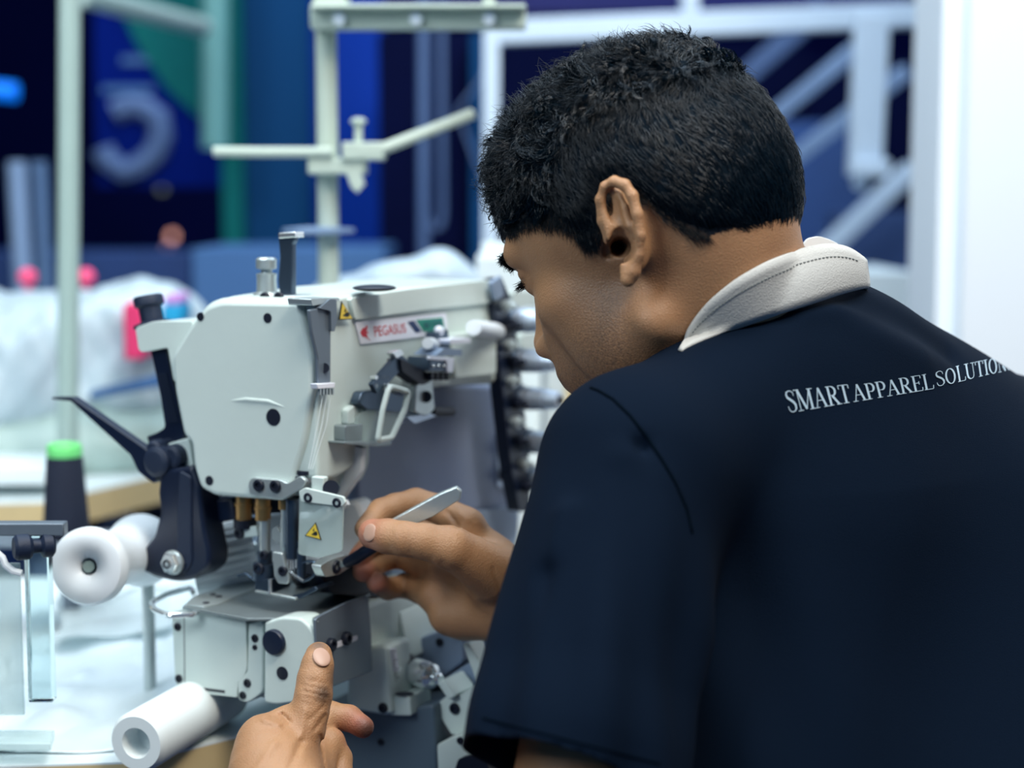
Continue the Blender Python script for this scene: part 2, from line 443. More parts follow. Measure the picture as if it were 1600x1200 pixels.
# ---- puller bracket on the left: white boss, black knob, black arm, nut
MB().prism(pU(rnd([(211, 512), (240, 502), (300, 502), (310, 560), (272, 600), (262, 543), (217, 552)], [6, 6, 1, 1, 10, 4, 10]), 0.012), E1 * 0.045).build('spring_boss', M['enamel'], mc, 0.004, seg=3)
k = MB(); c = U(239, 506, 0.032); d = U(230, 459, 0.032) - c; d /= np.linalg.norm(d)
k.lathe(c, d, [(0.015, -0.002), (0.0150, 0.0005), (0.012, 0.0015), (0.0088, 0.0025), (0.0088, 0.013), (0.0105, 0.014), (0.0115, 0.015), (0.0115, 0.0205), (0.0105, 0.022), (0.0, 0.022)], 28)
k.build('pressure_knob', M['rubber'], mc)
MB().prism(pU(rnd([(235, 546), (258, 543), (288, 680), (284, 688), (258, 694), (234, 697), (229, 682), (246, 676), (258, 668), (251, 620)], [1, 1, 4, 4, 3, 3, 3, 4, 6, 3]), 0.018), E1 * 0.014).build('push_rod', M['black'], mc, 0.0015)
g = MB()
for j in range(16):
    t0 = j / 15; a = np.array([244 + 18 * t0, 585 + 72 * t0])
    g.prism(pU([(a[0], a[1]), (a[0] + 16, a[1] - 1), (a[0] + 16.4, a[1] + 1), (a[0] + 0.4, a[1] + 2)], 0.0168), E1 * 0.002)
g.build('rod_thread', M['rubber'], mc)
MB().prism(pU(rnd([(262, 693), (294, 684), (302, 728), (284, 734), (266, 722)], 3), 0.010), E1 * 0.03).build('hinge_block', M['enamel'], mc, 0.002)
for (x, y, r, dd) in ((240, 702, 0.0068, 0.0), (243, 722, 0.0115, -0.004), (267, 715, 0.0095, 0.002)):
    MB().lathe(U(x, y, dd), E1, [(r * 0.7, -0.002), (r, 0.0), (r, 0.010), (r * 0.9, 0.011), (r * 0.9, 0.022)], 24).build('pivot_bolt', M['rubber'], mc, 0.0005)
# long thin release lever
MB().prism(pU(rnd([(80, 621), (112, 621), (226, 700), (250, 724), (242, 758), (216, 738), (204, 712), (110, 627), (80, 624)], [0, 2, 4, 8, 8, 4, 4, 2, 0]), 0.006), E1 * 0.008).build('release_lever', M['black'], mc, 0.0014)
# the carrier arm
arm = [(250, 735), (300, 728), (312, 760), (316, 800), (320, 830), (328, 868), (326, 888), (305, 905), (275, 910), (240, 902), (216, 889), (210, 876), (222, 860), (240, 838), (250, 800), (246, 770)]
MB().prism(pU(rnd(arm, [6, 6, 4, 4, 6, 14, 10, 12, 12, 8, 8, 8, 8, 8, 4, 4]), -0.002), E1 * 0.024).build('puller_arm', M['black'], mc, 0.003, seg=3)
MB().prism(pU(rnd([(280, 735), (298, 745), (299, 880), (288, 898), (276, 890), (276, 800)], 5), -0.0035), E1 * 0.003).build('arm_rib', M['rubber'], mc, 0.001)
n_ = U(263, 881, -0.012)
MB().lathe(n_, E1, [(0.0085, 0.004), (0.0092, 0.0045), (0.0092, 0.0065)], 24).build('washer', M['steel'], mc)
MB().lathe(n_, E1, [(0.0, -0.002), (0.0042, -0.002), (0.0046, -0.0005), (0.0072, -0.0003), (0.0082, 0.001), (0.0082, 0.005), (0.008, 0.011)], 6).build('hex_nut', M['chrome'], mc)
MB().lathe(n_, E1, [(0.0, -0.0015), (0.0035, -0.0025), (0.0035, 0.002)], 20).build('bolt_end', M['hole'], mc)
MB().prism(pU([(300, 782), (362, 778), (370, 812), (318, 822)], 0.016), E1 * 0.02).build('arm_bridge', M['black'], mc, 0.002)
# ribbed feed roller between the arm and the needles, axis along the shaft
def ribbed(a, b, r, n):
    a = np.asarray(a); b = np.asarray(b); L = np.linalg.norm(b - a); ax = (b - a) / L
    x = np.cross(ax, E3); x /= np.linalg.norm(x); y = np.cross(ax, x); vs = []
    for p in (a, b):
        for i in range(n * 2):
            rr = r * (1.0 if i % 2 else 0.93); th = math.pi * i / n
            vs.append(p + rr * (math.cos(th) * x + math.sin(th) * y))
    N = 2 * n
    return vs, [(i, (i + 1) % N, N + (i + 1) % N, N + i) for i in range(N)] + [tuple(range(N))[::-1], tuple(range(N, 2 * N))]
ra = U(332, 868, 0.012); rb = U(366, 862, 0.062)
MB().add(*ribbed(P(300, 878, 1.345), P(397, 858, 1.354), 0.0265, 26)).build('feed_roller', M['white'], mc, smooth=False)
MB().cyl(P(285, 881, 1.343), P(402, 857, 1.354), 0.006).build('roller_shaft', M['steel'], mc)

# ---- needle bars, presser foot, needles
def rod(name, x, y0, y1, u, r, m, prof=None):
    return MB().cyl(U(x, y0, u), U(x, y1, u), r, seg=18).build(name, M[m], mc)
MB().prism(pU([(300, 776), (466, 776), (470, 800), (360, 806), (318, 800)], 0.025), E1 * 0.03).build('head_underside', M['hole'], mc, 0.001)
rod('bushing', 381, 770, 815, 0.012, 0.0062, 'brass'); rod('bushing_collar', 381, 786, 790, 0.012, 0.0072, 'brass'); rod('bushing_collar', 383, 811, 824, 0.012, 0.0085, 'hole')
rod('bushing', 411, 770, 812, 0.006, 0.0058, 'brass'); rod('bushing_collar', 411, 792, 796, 0.006, 0.0066, 'brass')
rod('presser_bar', 414, 810, 868, 0.006, 0.0041, 'steel')
rod('bushing', 444, 768, 795, 0.004, 0.0042, 'brass')
rod('needle_bar', 445, 792, 870, 0.004, 0.0030, 'steel')
rod('guide_bar', 457, 780, 872, 0.002, 0.0050, 'dsteel')
MB().prism(pU(rnd([(366, 824), (400, 822), (404, 838), (368, 842)], 4), 0.008), E1 * 0.012).build('bar_clamp', M['enamel'], mc, 0.001)
screw('clamp_screw', U(372, 834, 0.006), NE1, 0.0042, mc)
MB().prism(pU(rnd([(424, 828), (432, 822), (446, 848), (446, 862), (438, 852), (425, 842)], 2), 0.002), E1 * 0.003).build('link_plate', M['steel'], mc, 0.0005)
rod('clamp_collar', 414, 862, 878, 0.005, 0.0055, 'dsteel'); screw('clamp_screw', U(410, 868, -0.002), NE1, 0.0034, mc)
rod('clamp_collar', 414, 880, 905, 0.004, 0.0088, 'dsteel')
screw('clamp_screw', U(402, 889, -0.006), NE1, 0.0045, mc)
MB().prism(pU(rnd([(425, 862), (440, 864), (444, 880), (452, 905), (449, 913), (434, 912), (428, 900)], 3), -0.006), E1 * 0.004).build('foot_shank', M['steel'], mc, 0.0008)
screw('shank_screw', U(440, 893, -0.0075), NE1, 0.0038, mc)
MB().prism(pU(rnd([(444, 850), (466, 846), (470, 866), (446, 870)], 2), 0.001), E1 * 0.010).build('needle_clamp', M['dsteel'], mc, 0.0008)
for k in range(4):
    x = 447.5 + k * 4.0
    MB().cyl(U(x, 866, 0.0), U(x + 0.6, 905, 0.0), 0.00075, 0.0004, 8).build('needle', M['chrome'], mc)
MB().prism(pU(rnd([(398, 905), (424, 905), (426, 926), (452, 932), (474, 926), (492, 916), (496, 922), (468, 936), (398, 926)], 2), -0.004), E1 * 0.022).build('presser_foot', M['dsteel'], mc, 0.0008)
MB().prism([U(x, y, u) for x, y, u in ((398, 926, -0.006), (462, 938, -0.006), (500, 920, 0.020), (440, 912, 0.024))], E3 * 0.0018).build('foot_sole', M['steel'], mc, 0.0004)
MB().cyl(U(422, 905, -0.006), U(422, 928, -0.006), 0.0012).build('foot_pin', M['chrome'], mc)
rod('thread_post', 471, 858, 906, 0.0, 0.0034, 'dsteel')
lp = rnd([(466, 884), (480, 876), (494, 878), (496, 892), (486, 904), (470, 910)], 7)
MB().tube([U(x, y, -0.002) for x, y in lp], 0.0011, 8, closed=True).build('wire_loop', M['dsteel'], mc)
MB().tube([U(x, y, -0.004) for x, y in ((452, 893), (462, 900), (474, 908))], 0.001, 8).build('wire_hook', M['chrome'], mc)
MB().tube([U(x, y, 0.004) for x, y in ((372, 900), (384, 896), (400, 908), (415, 920))], 0.0012, 8).build('guide_wire', M['dsteel'], mc)

# eye guard with its bracket and sticker
MB().prism(pU(rnd([(468, 768), (536, 778), (534, 862), (498, 872), (466, 866)], 5), -0.012), E1 * 0.0016).build('eye_guard', M['clear'], mc)
br = MB().prism(pU(rnd([(466, 768), (476, 762), (536, 776), (540, 786), (534, 792), (470, 784)], 3), -0.0145), E1 * 0.0025).build('guard_bracket', M['enamel'], mc, 0.0006)
for x, y in ((480, 778), (525, 786)): screw('guard_screw', U(x, y, -0.0155), NE1, 0.0036, mc)
MB().prism(pU(rnd([(486, 744), (506, 746), (504, 772), (486, 770)], 3), -0.011), E1 * 0.006).build('guard_stem', M['enamel'], mc, 0.001)
MB().cyl(U(517, 763, -0.008), U(517, 763, 0.010), 0.0058).build('hinge_knob', M['hole'], mc)
MB().cyl(U(508, 762, -0.009), U(508, 762, -0.004), 0.0028).build('hinge_pin', M['chrome'], mc)
warning([(493, 816), (476, 837), (502, 844)], None, mc, lambda x, y: U(x, y, -0.0125), E1 * 0.0004)
MB().tube([U(x, y, 0.0) for x, y in ((472, 806), (495, 806), (512, 795))], 0.003, 8).build('guard_roll', M['white'], mc)

# ---- cylinder bed
UB = -0.016
bt = U(400, 945, UB)[2]
bedtop = [U(270, 957, UB), U(490, 975, UB)]
bt_z = bedtop[0][2]
b = MB()
b.prism(pU(rnd([(272, 956), (300, 950), (480, 968), (492, 980), (495, 1050), (470, 1095), (400, 1090), (275, 1075)], 4), UB + 0.010), E1 * 0.16).build('bed_casting', M['enamel'], mc, 0.002)
ec = MB().prism(pU(rnd([(268, 956), (285, 951), (384, 970), (386, 1045), (380, 1060), (372, 1066), (370, 1090), (288, 1081), (274, 1070)], [6, 2, 1, 8, 6, 2, 1, 2, 8]), UB - 0.001), E1 * 0.012).build('end_cover', M['enamel'], mc, 0.0012)
MB().prism(pU([(287, 955), (288, 955), (289, 1079), (288, 1079)], UB - 0.0012), E1 * 0.001).build('cover_seam', M['hole'], ec)
MB().prism(pU([(303, 1073), (351, 1079), (351, 1083), (303, 1077)], UB - 0.0013), E1 * 0.001).build('cover_slot', M['hole'], ec)
for x, y in ((276, 980), (278, 1061)): screw('cover_screw', U(x, y, UB - 0.0025), NE1, 0.0031, mc)
MB().prism(pU(rnd([(388, 975), (408, 970), (411, 975), (411, 1082), (398, 1092), (386, 1099), (372, 1094), (371, 1064), (386, 1050)], [3, 2, 1, 6, 4, 6, 6, 4, 6]), UB - 0.001), E1 * 0.012).build('middle_cover', M['enamel'], mc, 0.0012)
for x, y, r in ((397, 998, 0.0030), (397, 1012, 0.0020), (385, 1068, 0.0033), (378, 1087, 0.0030)): screw('cover_screw', U(x, y, UB - 0.0022), NE1, r, mc)
ic = MB().prism(pU(rnd([(413, 972), (440, 964), (470, 966), (485, 980), (494, 1005), (492, 1040), (478, 1085), (462, 1098), (430, 1102), (412, 1098)], [3, 8, 8, 10, 14, 14, 10, 10, 8, 6]), UB - 0.006), E1 * 0.022).build('round_cover', M['enamel'], mc, 0.005, seg=5)
MB().lathe(U(429, 1003, UB - 0.0068), NE1, [(0.0092, -0.004), (0.0092, 0.002), (0.0085, 0.003), (0.0, 0.0032)], 32).build('push_button', M['black'], mc)
MB().lathe(U(441, 1052, UB - 0.0062), NE1, [(0.0049, -0.004), (0.0049, 0.0002), (0.0, 0.0004)], 24).build('cover_plug', M['hole'], mc)
# steel top plates
topz = U(330, 955, UB)[2]
def zt(pts, dz=0.0): return [Z(x, y, topz + dz) for x, y in pts]
MB().prism(zt([(285, 952), (300, 940), (345, 921), (400, 905), (500, 912), (575, 926), (578, 940), (492, 970), (388, 971)], 0.0004), E3 * 0.0022).build('cloth_plate', M['plate'], mc, 0.0005)
MB().prism(zt([(290, 946), (302, 934), (400, 903), (430, 908), (340, 946), (318, 950)], 0.0026), E3 * 0.0012).build('slide_plate', M['steel'], mc, 0.0003)
for x, y in ((322, 941), (342, 931), (333, 928)): screw('plate_screw', Z(x, y, topz + 0.0044), (0, 0, 1), 0.0026, mc)
MB().tube([Z(x, y, topz - 0.001) for x, y in rnd([(308, 960), (262, 962), (240, 952), (236, 942), (262, 928), (300, 918)], 8)], 0.0022, 10).build('chrome_rail', M['chrome'], mc)
# grey shield wrapping the right of the bed
sv = 0.026
sh = rnd([(493, 968), (500, 962), (540, 942), (575, 930), (580, 985), (582, 1048), (548, 1062), (502, 1080), (496, 1040)], [3, 6, 4, 8, 10, 2, 1, 1, 8])
V0 = np.dot(U(492, 990, UB) - MO, E2)
MB().prism(pV(sh, V0 + 0.006), E2 * -0.0022).build('side_shield', M['gplate'], mc, 0.0006)
MB().prism(zt([(488, 968), (572, 926), (578, 931), (496, 974)], 0.004), E3 * 0.0014).build('shield_flange', M['plate'], mc, 0.0005)
MB().prism(pV(rnd([(508, 1010), (559, 992), (559, 1000), (508, 1019)], 3), V0 + 0.0066), E2 * -0.001).build('shield_slot', M['label'], mc)
for x, y in ((522, 1008), (546, 998)): screw('shield_screw', V(x, y, V0 + 0.010), E2, 0.0048, mc, depth=0.004)

# ---- column, dark guard and plates under the arm
col = rnd([(560, 640), (600, 600), (700, 590), (812, 600), (818, 760), (812, 850), (770, 930), (700, 965), (560, 965), (535, 850), (540, 730)], 16)
MB().prism(pV(col, -0.052), E2 * -0.10).build('column', M['enamel_grey'], mc, 0.006, seg=3)
g = [(566, 640), (600, 625), (640, 600), (700, 600), (775, 602), (800, 640), (808, 800), (790, 850), (740, 880), (600, 900), (560, 840), (556, 720)]
MB().prism(pV(rnd(g, 18), -0.030), E2 * -0.012).build('column_guard', M['guard'], mc, 0.004, seg=3)
MB().prism(pV(rnd([(740, 800), (806, 790), (810, 830), (780, 872), (748, 850)], 8), -0.022), E2 * -0.004).build('corner_plate', M['enamel_grey'], mc, 0.001)
MB().prism(pV(rnd([(706, 523), (776, 515), (776, 585), (712, 592)], 6), 0.010), E2 * -0.02).build('arm_boss', M['enamel'], mc, 0.003)
MB().prism(pU(rnd([(548, 696), (566, 700), (563, 738), (546, 764), (530, 786), (526, 776), (536, 744)], 5), 0.045), E1 * 0.006).build('white_deflector', M['white'], mc, 0.0015)
MB().prism(pU(rnd([(398, 806), (470, 800), (556, 780), (572, 820), (560, 880), (520, 905), (400, 912)], 12), 0.066), E1 * 0.02).build('rear_cover', M['white'], mc, 0.003)
MB().tube([U(x, y, 0.03) for x, y in rnd([(470, 812), (498, 814), (528, 800), (545, 784)], 8)], 0.0026, 8).build('lamp_cable', M['white'], mc)
for x, y in ((788, 700), (788, 742)):
    MB().cyl(V(x, y, -0.030), V(x, y, -0.024), 0.0055).build('column_bolt', M['hole'], mc)
MB().prism(pV(rnd([(776, 676), (800, 676), (802, 760), (778, 762)], 4), -0.028), E2 * -0.004).build('bolt_plate', M['tension'], mc, 0.001)

# thread take-up group in front of the column
tg = MB().prism(pV(rnd([(620, 556), (628, 555), (640, 565), (590, 616), (582, 600)], 3), 0.022), E2 * -0.004).build('lever_plate', M['dsteel'], mc, 0.001)
MB().prism(pV(rnd([(614, 551), (626, 546), (632, 553), (620, 560)], 2), 0.024), E2 * -0.006).build('lever_cap', M['chrome'], mc, 0.0008)
MB().prism(pV(rnd([(626, 560), (668, 582), (674, 596), (660, 602), (628, 580)], 4), 0.024), E2 * -0.012).build('spring_housing', M['hole'], mc, 0.001)
MB().tube([V(x, y, 0.026) for x, y in rnd([(606, 610), (598, 640), (590, 688), (612, 684), (632, 640), (638, 612), (610, 604)], 5)], 0.0022, 8, closed=True).build('lever_frame', M['enamel'], mc)
MB().prism(pV(rnd([(566, 612), (600, 608), (634, 620), (628, 645), (572, 640), (560, 630)], 5), 0.015), E2 * -0.008).build('looper_cover', M['dsteel'], mc, 0.001)
MB().prism(pV(rnd([(572, 640), (630, 642), (612, 690), (556, 690), (560, 650)], 4), 0.013), E2 * -0.003).build('looper_shield', M['clear'], mc)
MB().prism(pV(rnd([(540, 665), (568, 662), (566, 692), (540, 690)], 3), 0.014), E2 * -0.016).build('corner_bracket', M['plate'], mc, 0.0008)
MB().prism(pV(rnd([(538, 690), (566, 690), (612, 690), (612, 696), (590, 698), (538, 694)], 2), 0.018), E2 * -0.018).build('bracket_shelf', M['plate'], mc, 0.0008)
MB().prism(pV(rnd([(544, 640), (556, 632), (564, 650), (562, 662), (544, 664)], 4), 0.010), E2 * -0.006).build('pivot_ear', M['enamel'], mc, 0.001)
for j in range(4):
    for r_ in range(2):
        MB().lathe(V(585 + j * 6, 590 + j * 0 + r_ * 12, 0.020), E2, [(0.0014, -0.003), (0.0018, 0.0), (0.0018, 0.002)], 10).build('thread_eye', M['chrome'], mc)
MB().prism(pV(rnd([(650, 600), (676, 592), (680, 640), (668, 650), (648, 645)], 5), 0.018), E2 * -0.006).build('cam_plate', M['steel'], mc, 0.001)
MB().cyl(V(666, 620, 0.012), V(666, 620, 0.0195), 0.0045).build('cam_bolt', M['hole'], mc)
MB().prism(pV(rnd([(636, 652), (672, 645), (682, 650), (648, 662)], 3), 0.016), E2 * -0.016).build('cam_shelf', M['tension'], mc, 0.001)
MB().cyl(V(674, 643, 0.012), V(706, 643, 0.012), 0.004).build('shelf_pin', M['hole'], mc)
# white posts, right-hand guide blocks
MB().cyl(V(740, 512, 0.030), V(776, 518, 0.004), 0.0062, 0.0075).build('plastic_post', M['white'], mc)
MB().cyl(V(668, 536, 0.022), V(690, 542, 0.006), 0.0045, 0.006).build('plastic_post', M['white'], mc)
MB().prism(pV(rnd([(682, 520), (700, 514), (704, 548), (680, 552)], 3), 0.020), E2 * -0.010).build('guide_post', M['dsteel'], mc, 0.001)
MB().ellip(V(686, 517, 0.018), 0.004, 0.004, 0.004).build('post_knob', M['label'], mc)
MB().prism(pV(rnd([(702, 530), (736, 528), (736, 536), (704, 538)], 3), 0.03), E2 * -0.02).build('guide_bar', M['label'], mc, 0.001)
MB().prism(pV(rnd([(694, 544), (722, 546), (722, 556), (680, 556)], 3), 0.03), E2 * -0.02).build('guide_bar', M['enamel_grey'], mc, 0.001)
MB().prism(pV(rnd([(672, 558), (708, 560), (708, 580), (670, 580)], 2), 0.030), E2 * -0.020).build('thread_guide_block', M['dsteel'], mc, 0.001)
MB().prism(pV(rnd([(672, 557), (710, 559), (708, 582), (699, 582), (698, 564), (672, 562)], 1), 0.0315), E2 * -0.003).build('guide_block_face', M['label'], mc, 0.0004)
for j in range(3): MB().ellip(V(677 + j * 8, 572, 0.031), 0.0014, 0.0014, 0.0014, 8, 6).build('thread_eye', M['chrome'], mc)
for j in range(4): MB().prism(pV([(674 + j * 8, 582), (679 + j * 8, 582), (678 + j * 8, 594), (675 + j * 8, 594)], 0.028), E2 * -0.006).build('guide_tooth', M['hole'], mc)

# ---- thread tension stand on the right end: dark carrier with pale knobs towards the operator
MB().prism(pV(rnd([(768, 440), (784, 432), (800, 470), (812, 560), (826, 700), (830, 800), (812, 800), (800, 740), (786, 620)], 4), 0.010), E2 * -0.012).build('tension_carrier', M['black'], mc, 0.001)
MB().prism(pV(rnd([(768, 442), (784, 430), (788, 462), (776, 470)], 3), 0.016), E2 * -0.004).build('carrier_tab', M['enamel_grey'], mc, 0.0008)
def knob(x, y, L, r, m='tension'):
    c = V(x, y, 0.010)
    k = MB().lathe(c, E2, [(r * 0.9, 0), (r, 0.002), (r, L * 0.30), (r * 0.93, L * 0.31), (r * 0.93, L * 0.34), (r * 0.98, L * 0.36), (r * 0.92, L * 0.62), (r * 0.84, L * 0.63), (r * 0.84, L * 0.66), (r * 0.88, L * 0.68), (r * 0.74, L * 0.97), (r * 0.6, L), (0, L)], 28).build('tension_knob', M[m], mc)
    MB().lathe(c, E2, [(r * 1.15, -0.003), (r * 1.15, 0.0), (r * 0.6, 0.001)], 24).build('tension_disc', M['dsteel'], mc)
    MB().lathe(c + E2 * L, E2, [(r * 0.35, -0.001), (r * 0.35, 0.0015), (0, 0.002)], 16).build('knob_cap', M['hole'], mc)
    return k
for x, y, L, r in ((806, 500, 0.034, 0.0105), (810, 563, 0.036, 0.0100), (816, 622, 0.036, 0.0100), (828, 690, 0.030, 0.0098), (836, 748, 0.030, 0.0098)):
    knob(x, y, L, r)
for j, (x, y) in enumerate(((792, 478), (798, 508), (796, 540), (804, 566), (800, 596), (808, 630), (806, 660), (812, 690), (820, 726), (822, 760))):
    MB().lathe(V(x, y, 0.014), E2, [(0.004, -0.004), (0.0055, 0.0), (0.0055, 0.003), (0.0025, 0.004), (0.0025, 0.009), (0, 0.009)], 14).build('thread_stud', M['steel' if j % 2 == 0 else 'hole'], mc)
MB().prism(pV(rnd([(800, 455), (850, 455), (850, 480), (822, 476), (804, 486)], 4), -0.02), E2 * -0.02).build('tension_bracket', M['enamel'], mc, 0.002)
MB().prism(pV(rnd([(816, 520), (846, 520), (848, 545), (816, 545)], 4), -0.01), E2 * -0.01).build('tension_bracket', M['enamel'], mc, 0.002)

# ---- lower housings to the right of the bed
def vprism(name, pts, v, dep, m, r=4, bev=0.0015, par=mc):
    return MB().prism(pV(rnd(pts, r), v), E2 * -dep).build(name, M[m], par, bev)
def uprism(name, pts, u, dep, m, r=4, bev=0.0015, par=mc):
    return MB().prism(pU(rnd(pts, r), u), E1 * dep).build(name, M[m], par, bev, seg=3)
uprism('bed_housing', [(548, 953), (624, 956), (640, 1030), (600, 1048), (548, 1052)], 0.105, 0.07, 'enamel')
uprism('housing_cap', [(584, 944), (612, 944), (616, 956), (584, 956)], 0.108, 0.04, 'enamel')
sc_ = uprism('scale_cover', [(560, 1012), (598, 1008), (605, 1014), (611, 1114), (603, 1118), (549, 1108), (542, 1097), (543, 1062)], 0.060, 0.032, 'enamel', 3, 0.0022)
vs_ = np.dot(U(606, 1050, 0.06) - MO, E2) + 0.0008
MB().prism(pV(rnd([(611, 1014), (619, 1012), (627, 1070), (617, 1074)], 2), vs_), E2 * -0.001).build('scale_strip', M['label'], sc_)
g = MB()
for j in range(12):
    y = 1017 + j * 4.6; x = 611.5 + j * 0.6
    w_ = 7 if j % 3 == 0 else 4
    g.prism(pV([(x, y), (x + w_, y - 0.6), (x + w_, y + 0.6), (x, y + 1.2)], vs_ + 0.0004), E2 * -0.0005)
g.build('scale_marks', M['ink'], sc_, smooth=False)
screw('cover_screw', U(597, 1107, 0.058), NE1, 0.004, mc)
uprism('scale_foot', [(612, 1088), (640, 1088), (642, 1119), (608, 1118)], 0.066, 0.03, 'enamel', 4, 0.003)
MB().ellip(Z(632, 1084, U(640, 1088, 0.066)[2] + 0.0003), 0.007, 0.006, 0.0006).build('oil_hole', M['hole'], mc)
kc = U(664, 1054, 0.09)
KD = nrm_(E2 * 0.85 - E1 * 0.3)
MB().lathe(kc, KD, [(0.0085, -0.014), (0.010, -0.012), (0.0105, -0.008), (0.0105, 0.004), (0.0095, 0.006), (0.0095, 0.008), (0.006, 0.011), (0.0035, 0.012), (0.0035, 0.016), (0.0045, 0.017), (0.003, 0.019), (0.0, 0.0192)], 32).build('adjusting_knob', M['chrome'], mc)
MB().cyl(kc - KD * 0.034, kc - KD * 0.010, 0.013, 0.010).build('knob_neck', M['hole'], mc)
uprism('gauge_block', [(657, 996), (700, 982), (722, 990), (722, 1035), (690, 1060), (657, 1052)], 0.125, 0.03, 'enamel_grey')
screw('block_screw', U(686, 1004, 0.1235), NE1, 0.0034, mc)
screw('block_screw', U(716, 992, 0.1235), NE1, 0.0034, mc)
uprism('slide_bar', [(722, 1006), (732, 1005), (764, 1062), (745, 1068)], 0.085, 0.02, 'enamel')
uprism('slide_channel', [(690, 1062), (742, 1030), (760, 1062), (708, 1086)], 0.115, 0.012, 'enamel_grey')
uprism('gauge_cover', [(678, 1104), (700, 1086), (712, 1090), (772, 1052), (776, 1110), (745, 1144), (706, 1148)], 0.085, 0.03, 'enamel', 4, 0.002)
uprism('gauge_rib', [(682, 1066), (692, 1062), (712, 1088), (700, 1094)], 0.078, 0.03, 'enamel')
screw('gauge_screw', U(709, 1108, 0.083), NE1, 0.0044, mc); screw('gauge_screw', U(751, 1082, 0.083), NE1, 0.0036, mc)
uprism('toe_cover', [(682, 1164), (708, 1150), (742, 1146), (758, 1170), (722, 1192), (714, 1212), (684, 1206)], 0.070, 0.03, 'enamel', 4, 0.003)
screw('toe_screw', U(718, 1158, 0.068), NE1, 0.0028, mc)
uprism('toe_pad', [(716, 1186), (760, 1172), (764, 1216), (706, 1216)], 0.062, 0.03, 'hole', 3)
# grey base casting with rounded right side
uprism('base_casting', [(498, 1100), (606, 1112), (678, 1100), (684, 1222), (490, 1222)], 0.075, 0.13, 'base', 8, 0.012)
uprism('base_wing', [(600, 1040), (700, 1060), (800, 1050), (800, 1216), (600, 1216)], 0.15, 0.06, 'base', 6, 0.004)
for x, y in ((527, 1148), (594, 1160)): screw('base_screw', U(x, y, 0.0735), NE1, 0.0028, mc)
uprism('bed_stem', [(330, 1070), (560, 1080), (700, 1000), (790, 960), (800, 1130), (640, 1150), (335, 1142)], 0.165, 0.05, 'base', 6, 0.004)
uprism('link_block', [(640, 960), (700, 950), (770, 960), (800, 1010), (790, 1040), (720, 1030), (660, 1010)], 0.16, 0.03, 'enamel_grey', 5, 0.002)
# feed parts right of the needle, under the hand
vprism('looper_block', [(500, 900), (545, 882), (600, 890), (612, 935), (520, 928)], 0.000, 0.03, 'hole', 4, 0.001)
vprism('feed_bracket', [(500, 884), (520, 872), (545, 866), (556, 880), (530, 898), (508, 902)], 0.012, 0.008, 'steel', 4, 0.001)
screw('feed_screw', V(528, 886, 0.0135), E2, 0.005, mc)
# ================================================================ the hall
M.update(
    wallw=mat('white_wall_paint', (236, 243, 250), 0.6, var=0.015, scale=3),
    floor=mat('dark_hall_floor', (26, 44, 78), 0.45, var=0.2, scale=4),
    night=mat('navy_backdrop', (0, 8, 62), 0.8, var=0.3, scale=1.5),
    darkp=mat('black_panel', (2, 8, 46), 0.85, var=0.2),
    bluep=mat('royal_blue_panel', (8, 52, 150), 0.6, var=0.15, scale=3),
    midp=mat('petrol_blue_panel', (16, 66, 112), 0.7, var=0.2, scale=3),
    slatep=mat('slate_blue', (70, 104, 150), 0.7, var=0.15, scale=4),
    teal=mat('teal_panel', (10, 96, 96), 0.6, var=0.1),
    postg=mat('pale_green_grey_post', (168, 190, 184), 0.4, var=0.05),
    postb=mat('blue_grey_post', (128, 152, 186), 0.45, var=0.06),
    truss=mat('white_painted_steel', (206, 222, 238), 0.45, var=0.04),
    stand=mat('pale_green_enamel', (190, 204, 192), 0.4, var=0.04),
    table=mat('white_laminate', (228, 238, 240), 0.4, var=0.03),
    wood=mat('birch_ply_edge', (214, 190, 142), 0.6, var=0.1, scale=60),
    sheet=mat('crumpled_white_film', (216, 228, 232), 0.35, var=0.03, bump=0.6, bscale=30),
    plasticg=mat('pale_grey_bag', (190, 208, 222), 0.35, var=0.1, scale=8, bump=0.5, bscale=25),
    pink=mat('pink_thread', (250, 84, 130), 0.6), pinkb=mat('bright_pink_box', (248, 60, 120), 0.6),
    cyan=mat('cyan_box', (30, 170, 222), 0.5), lilac=mat('lilac_thread', (214, 150, 220), 0.6),
    cone=mat('black_thread', (8, 20, 44), 0.8, bump=0.4, bscale=500), lime=mat('lime_plastic', (120, 226, 130), 0.4),
    foam=mat('white_foam', (232, 240, 240), 0.6, var=0.02),
    peach=mat('peach_plastic', (236, 178, 160), 0.5), cable=mat('grey_blue_hose', (74, 98, 140), 0.5),
)
for k_ in ('night', 'darkp', 'bluep', 'midp', 'slatep', 'teal'):
    M[k_].node_tree.nodes['Principled BSDF'].inputs['Specular IOR Level'].default_value = 0.08
def struct(mb, name, m, **k): return mb.build(name, M[m], None, kind='structure', **k)
struct(MB().wbox((-5, -1.5, -0.05), (5, 7, 0)), 'floor', 'floor', smooth=False)
struct(MB().wbox((-5, 6.5, 0), (5, 6.6, 3.4)), 'wall_back', 'night', smooth=False)
struct(MB().wbox((-5.1, -1.5, 0), (-5, 6.6, 3.4)), 'wall_left', 'night', smooth=False)
struct(MB().wbox((-5, -1.5, 3.4), (5, 7, 3.45)), 'ceiling', 'floor', smooth=False)
# white partition on the right, its near face and a recessed second face
a = Y(1420, 400, 2.25); b = Y(1500, 600, 2.07)
struct(MB().wbox((a[0], 2.1, 0), (b[0] + 0.01, 2.25, 3.4)), 'wall_right', 'wallw', smooth=False)
struct(MB().wbox((b[0], 2.07, 0), (b[0] + 2.5, 2.25, 3.4)), 'wall_near_right', 'wallw', smooth=False)

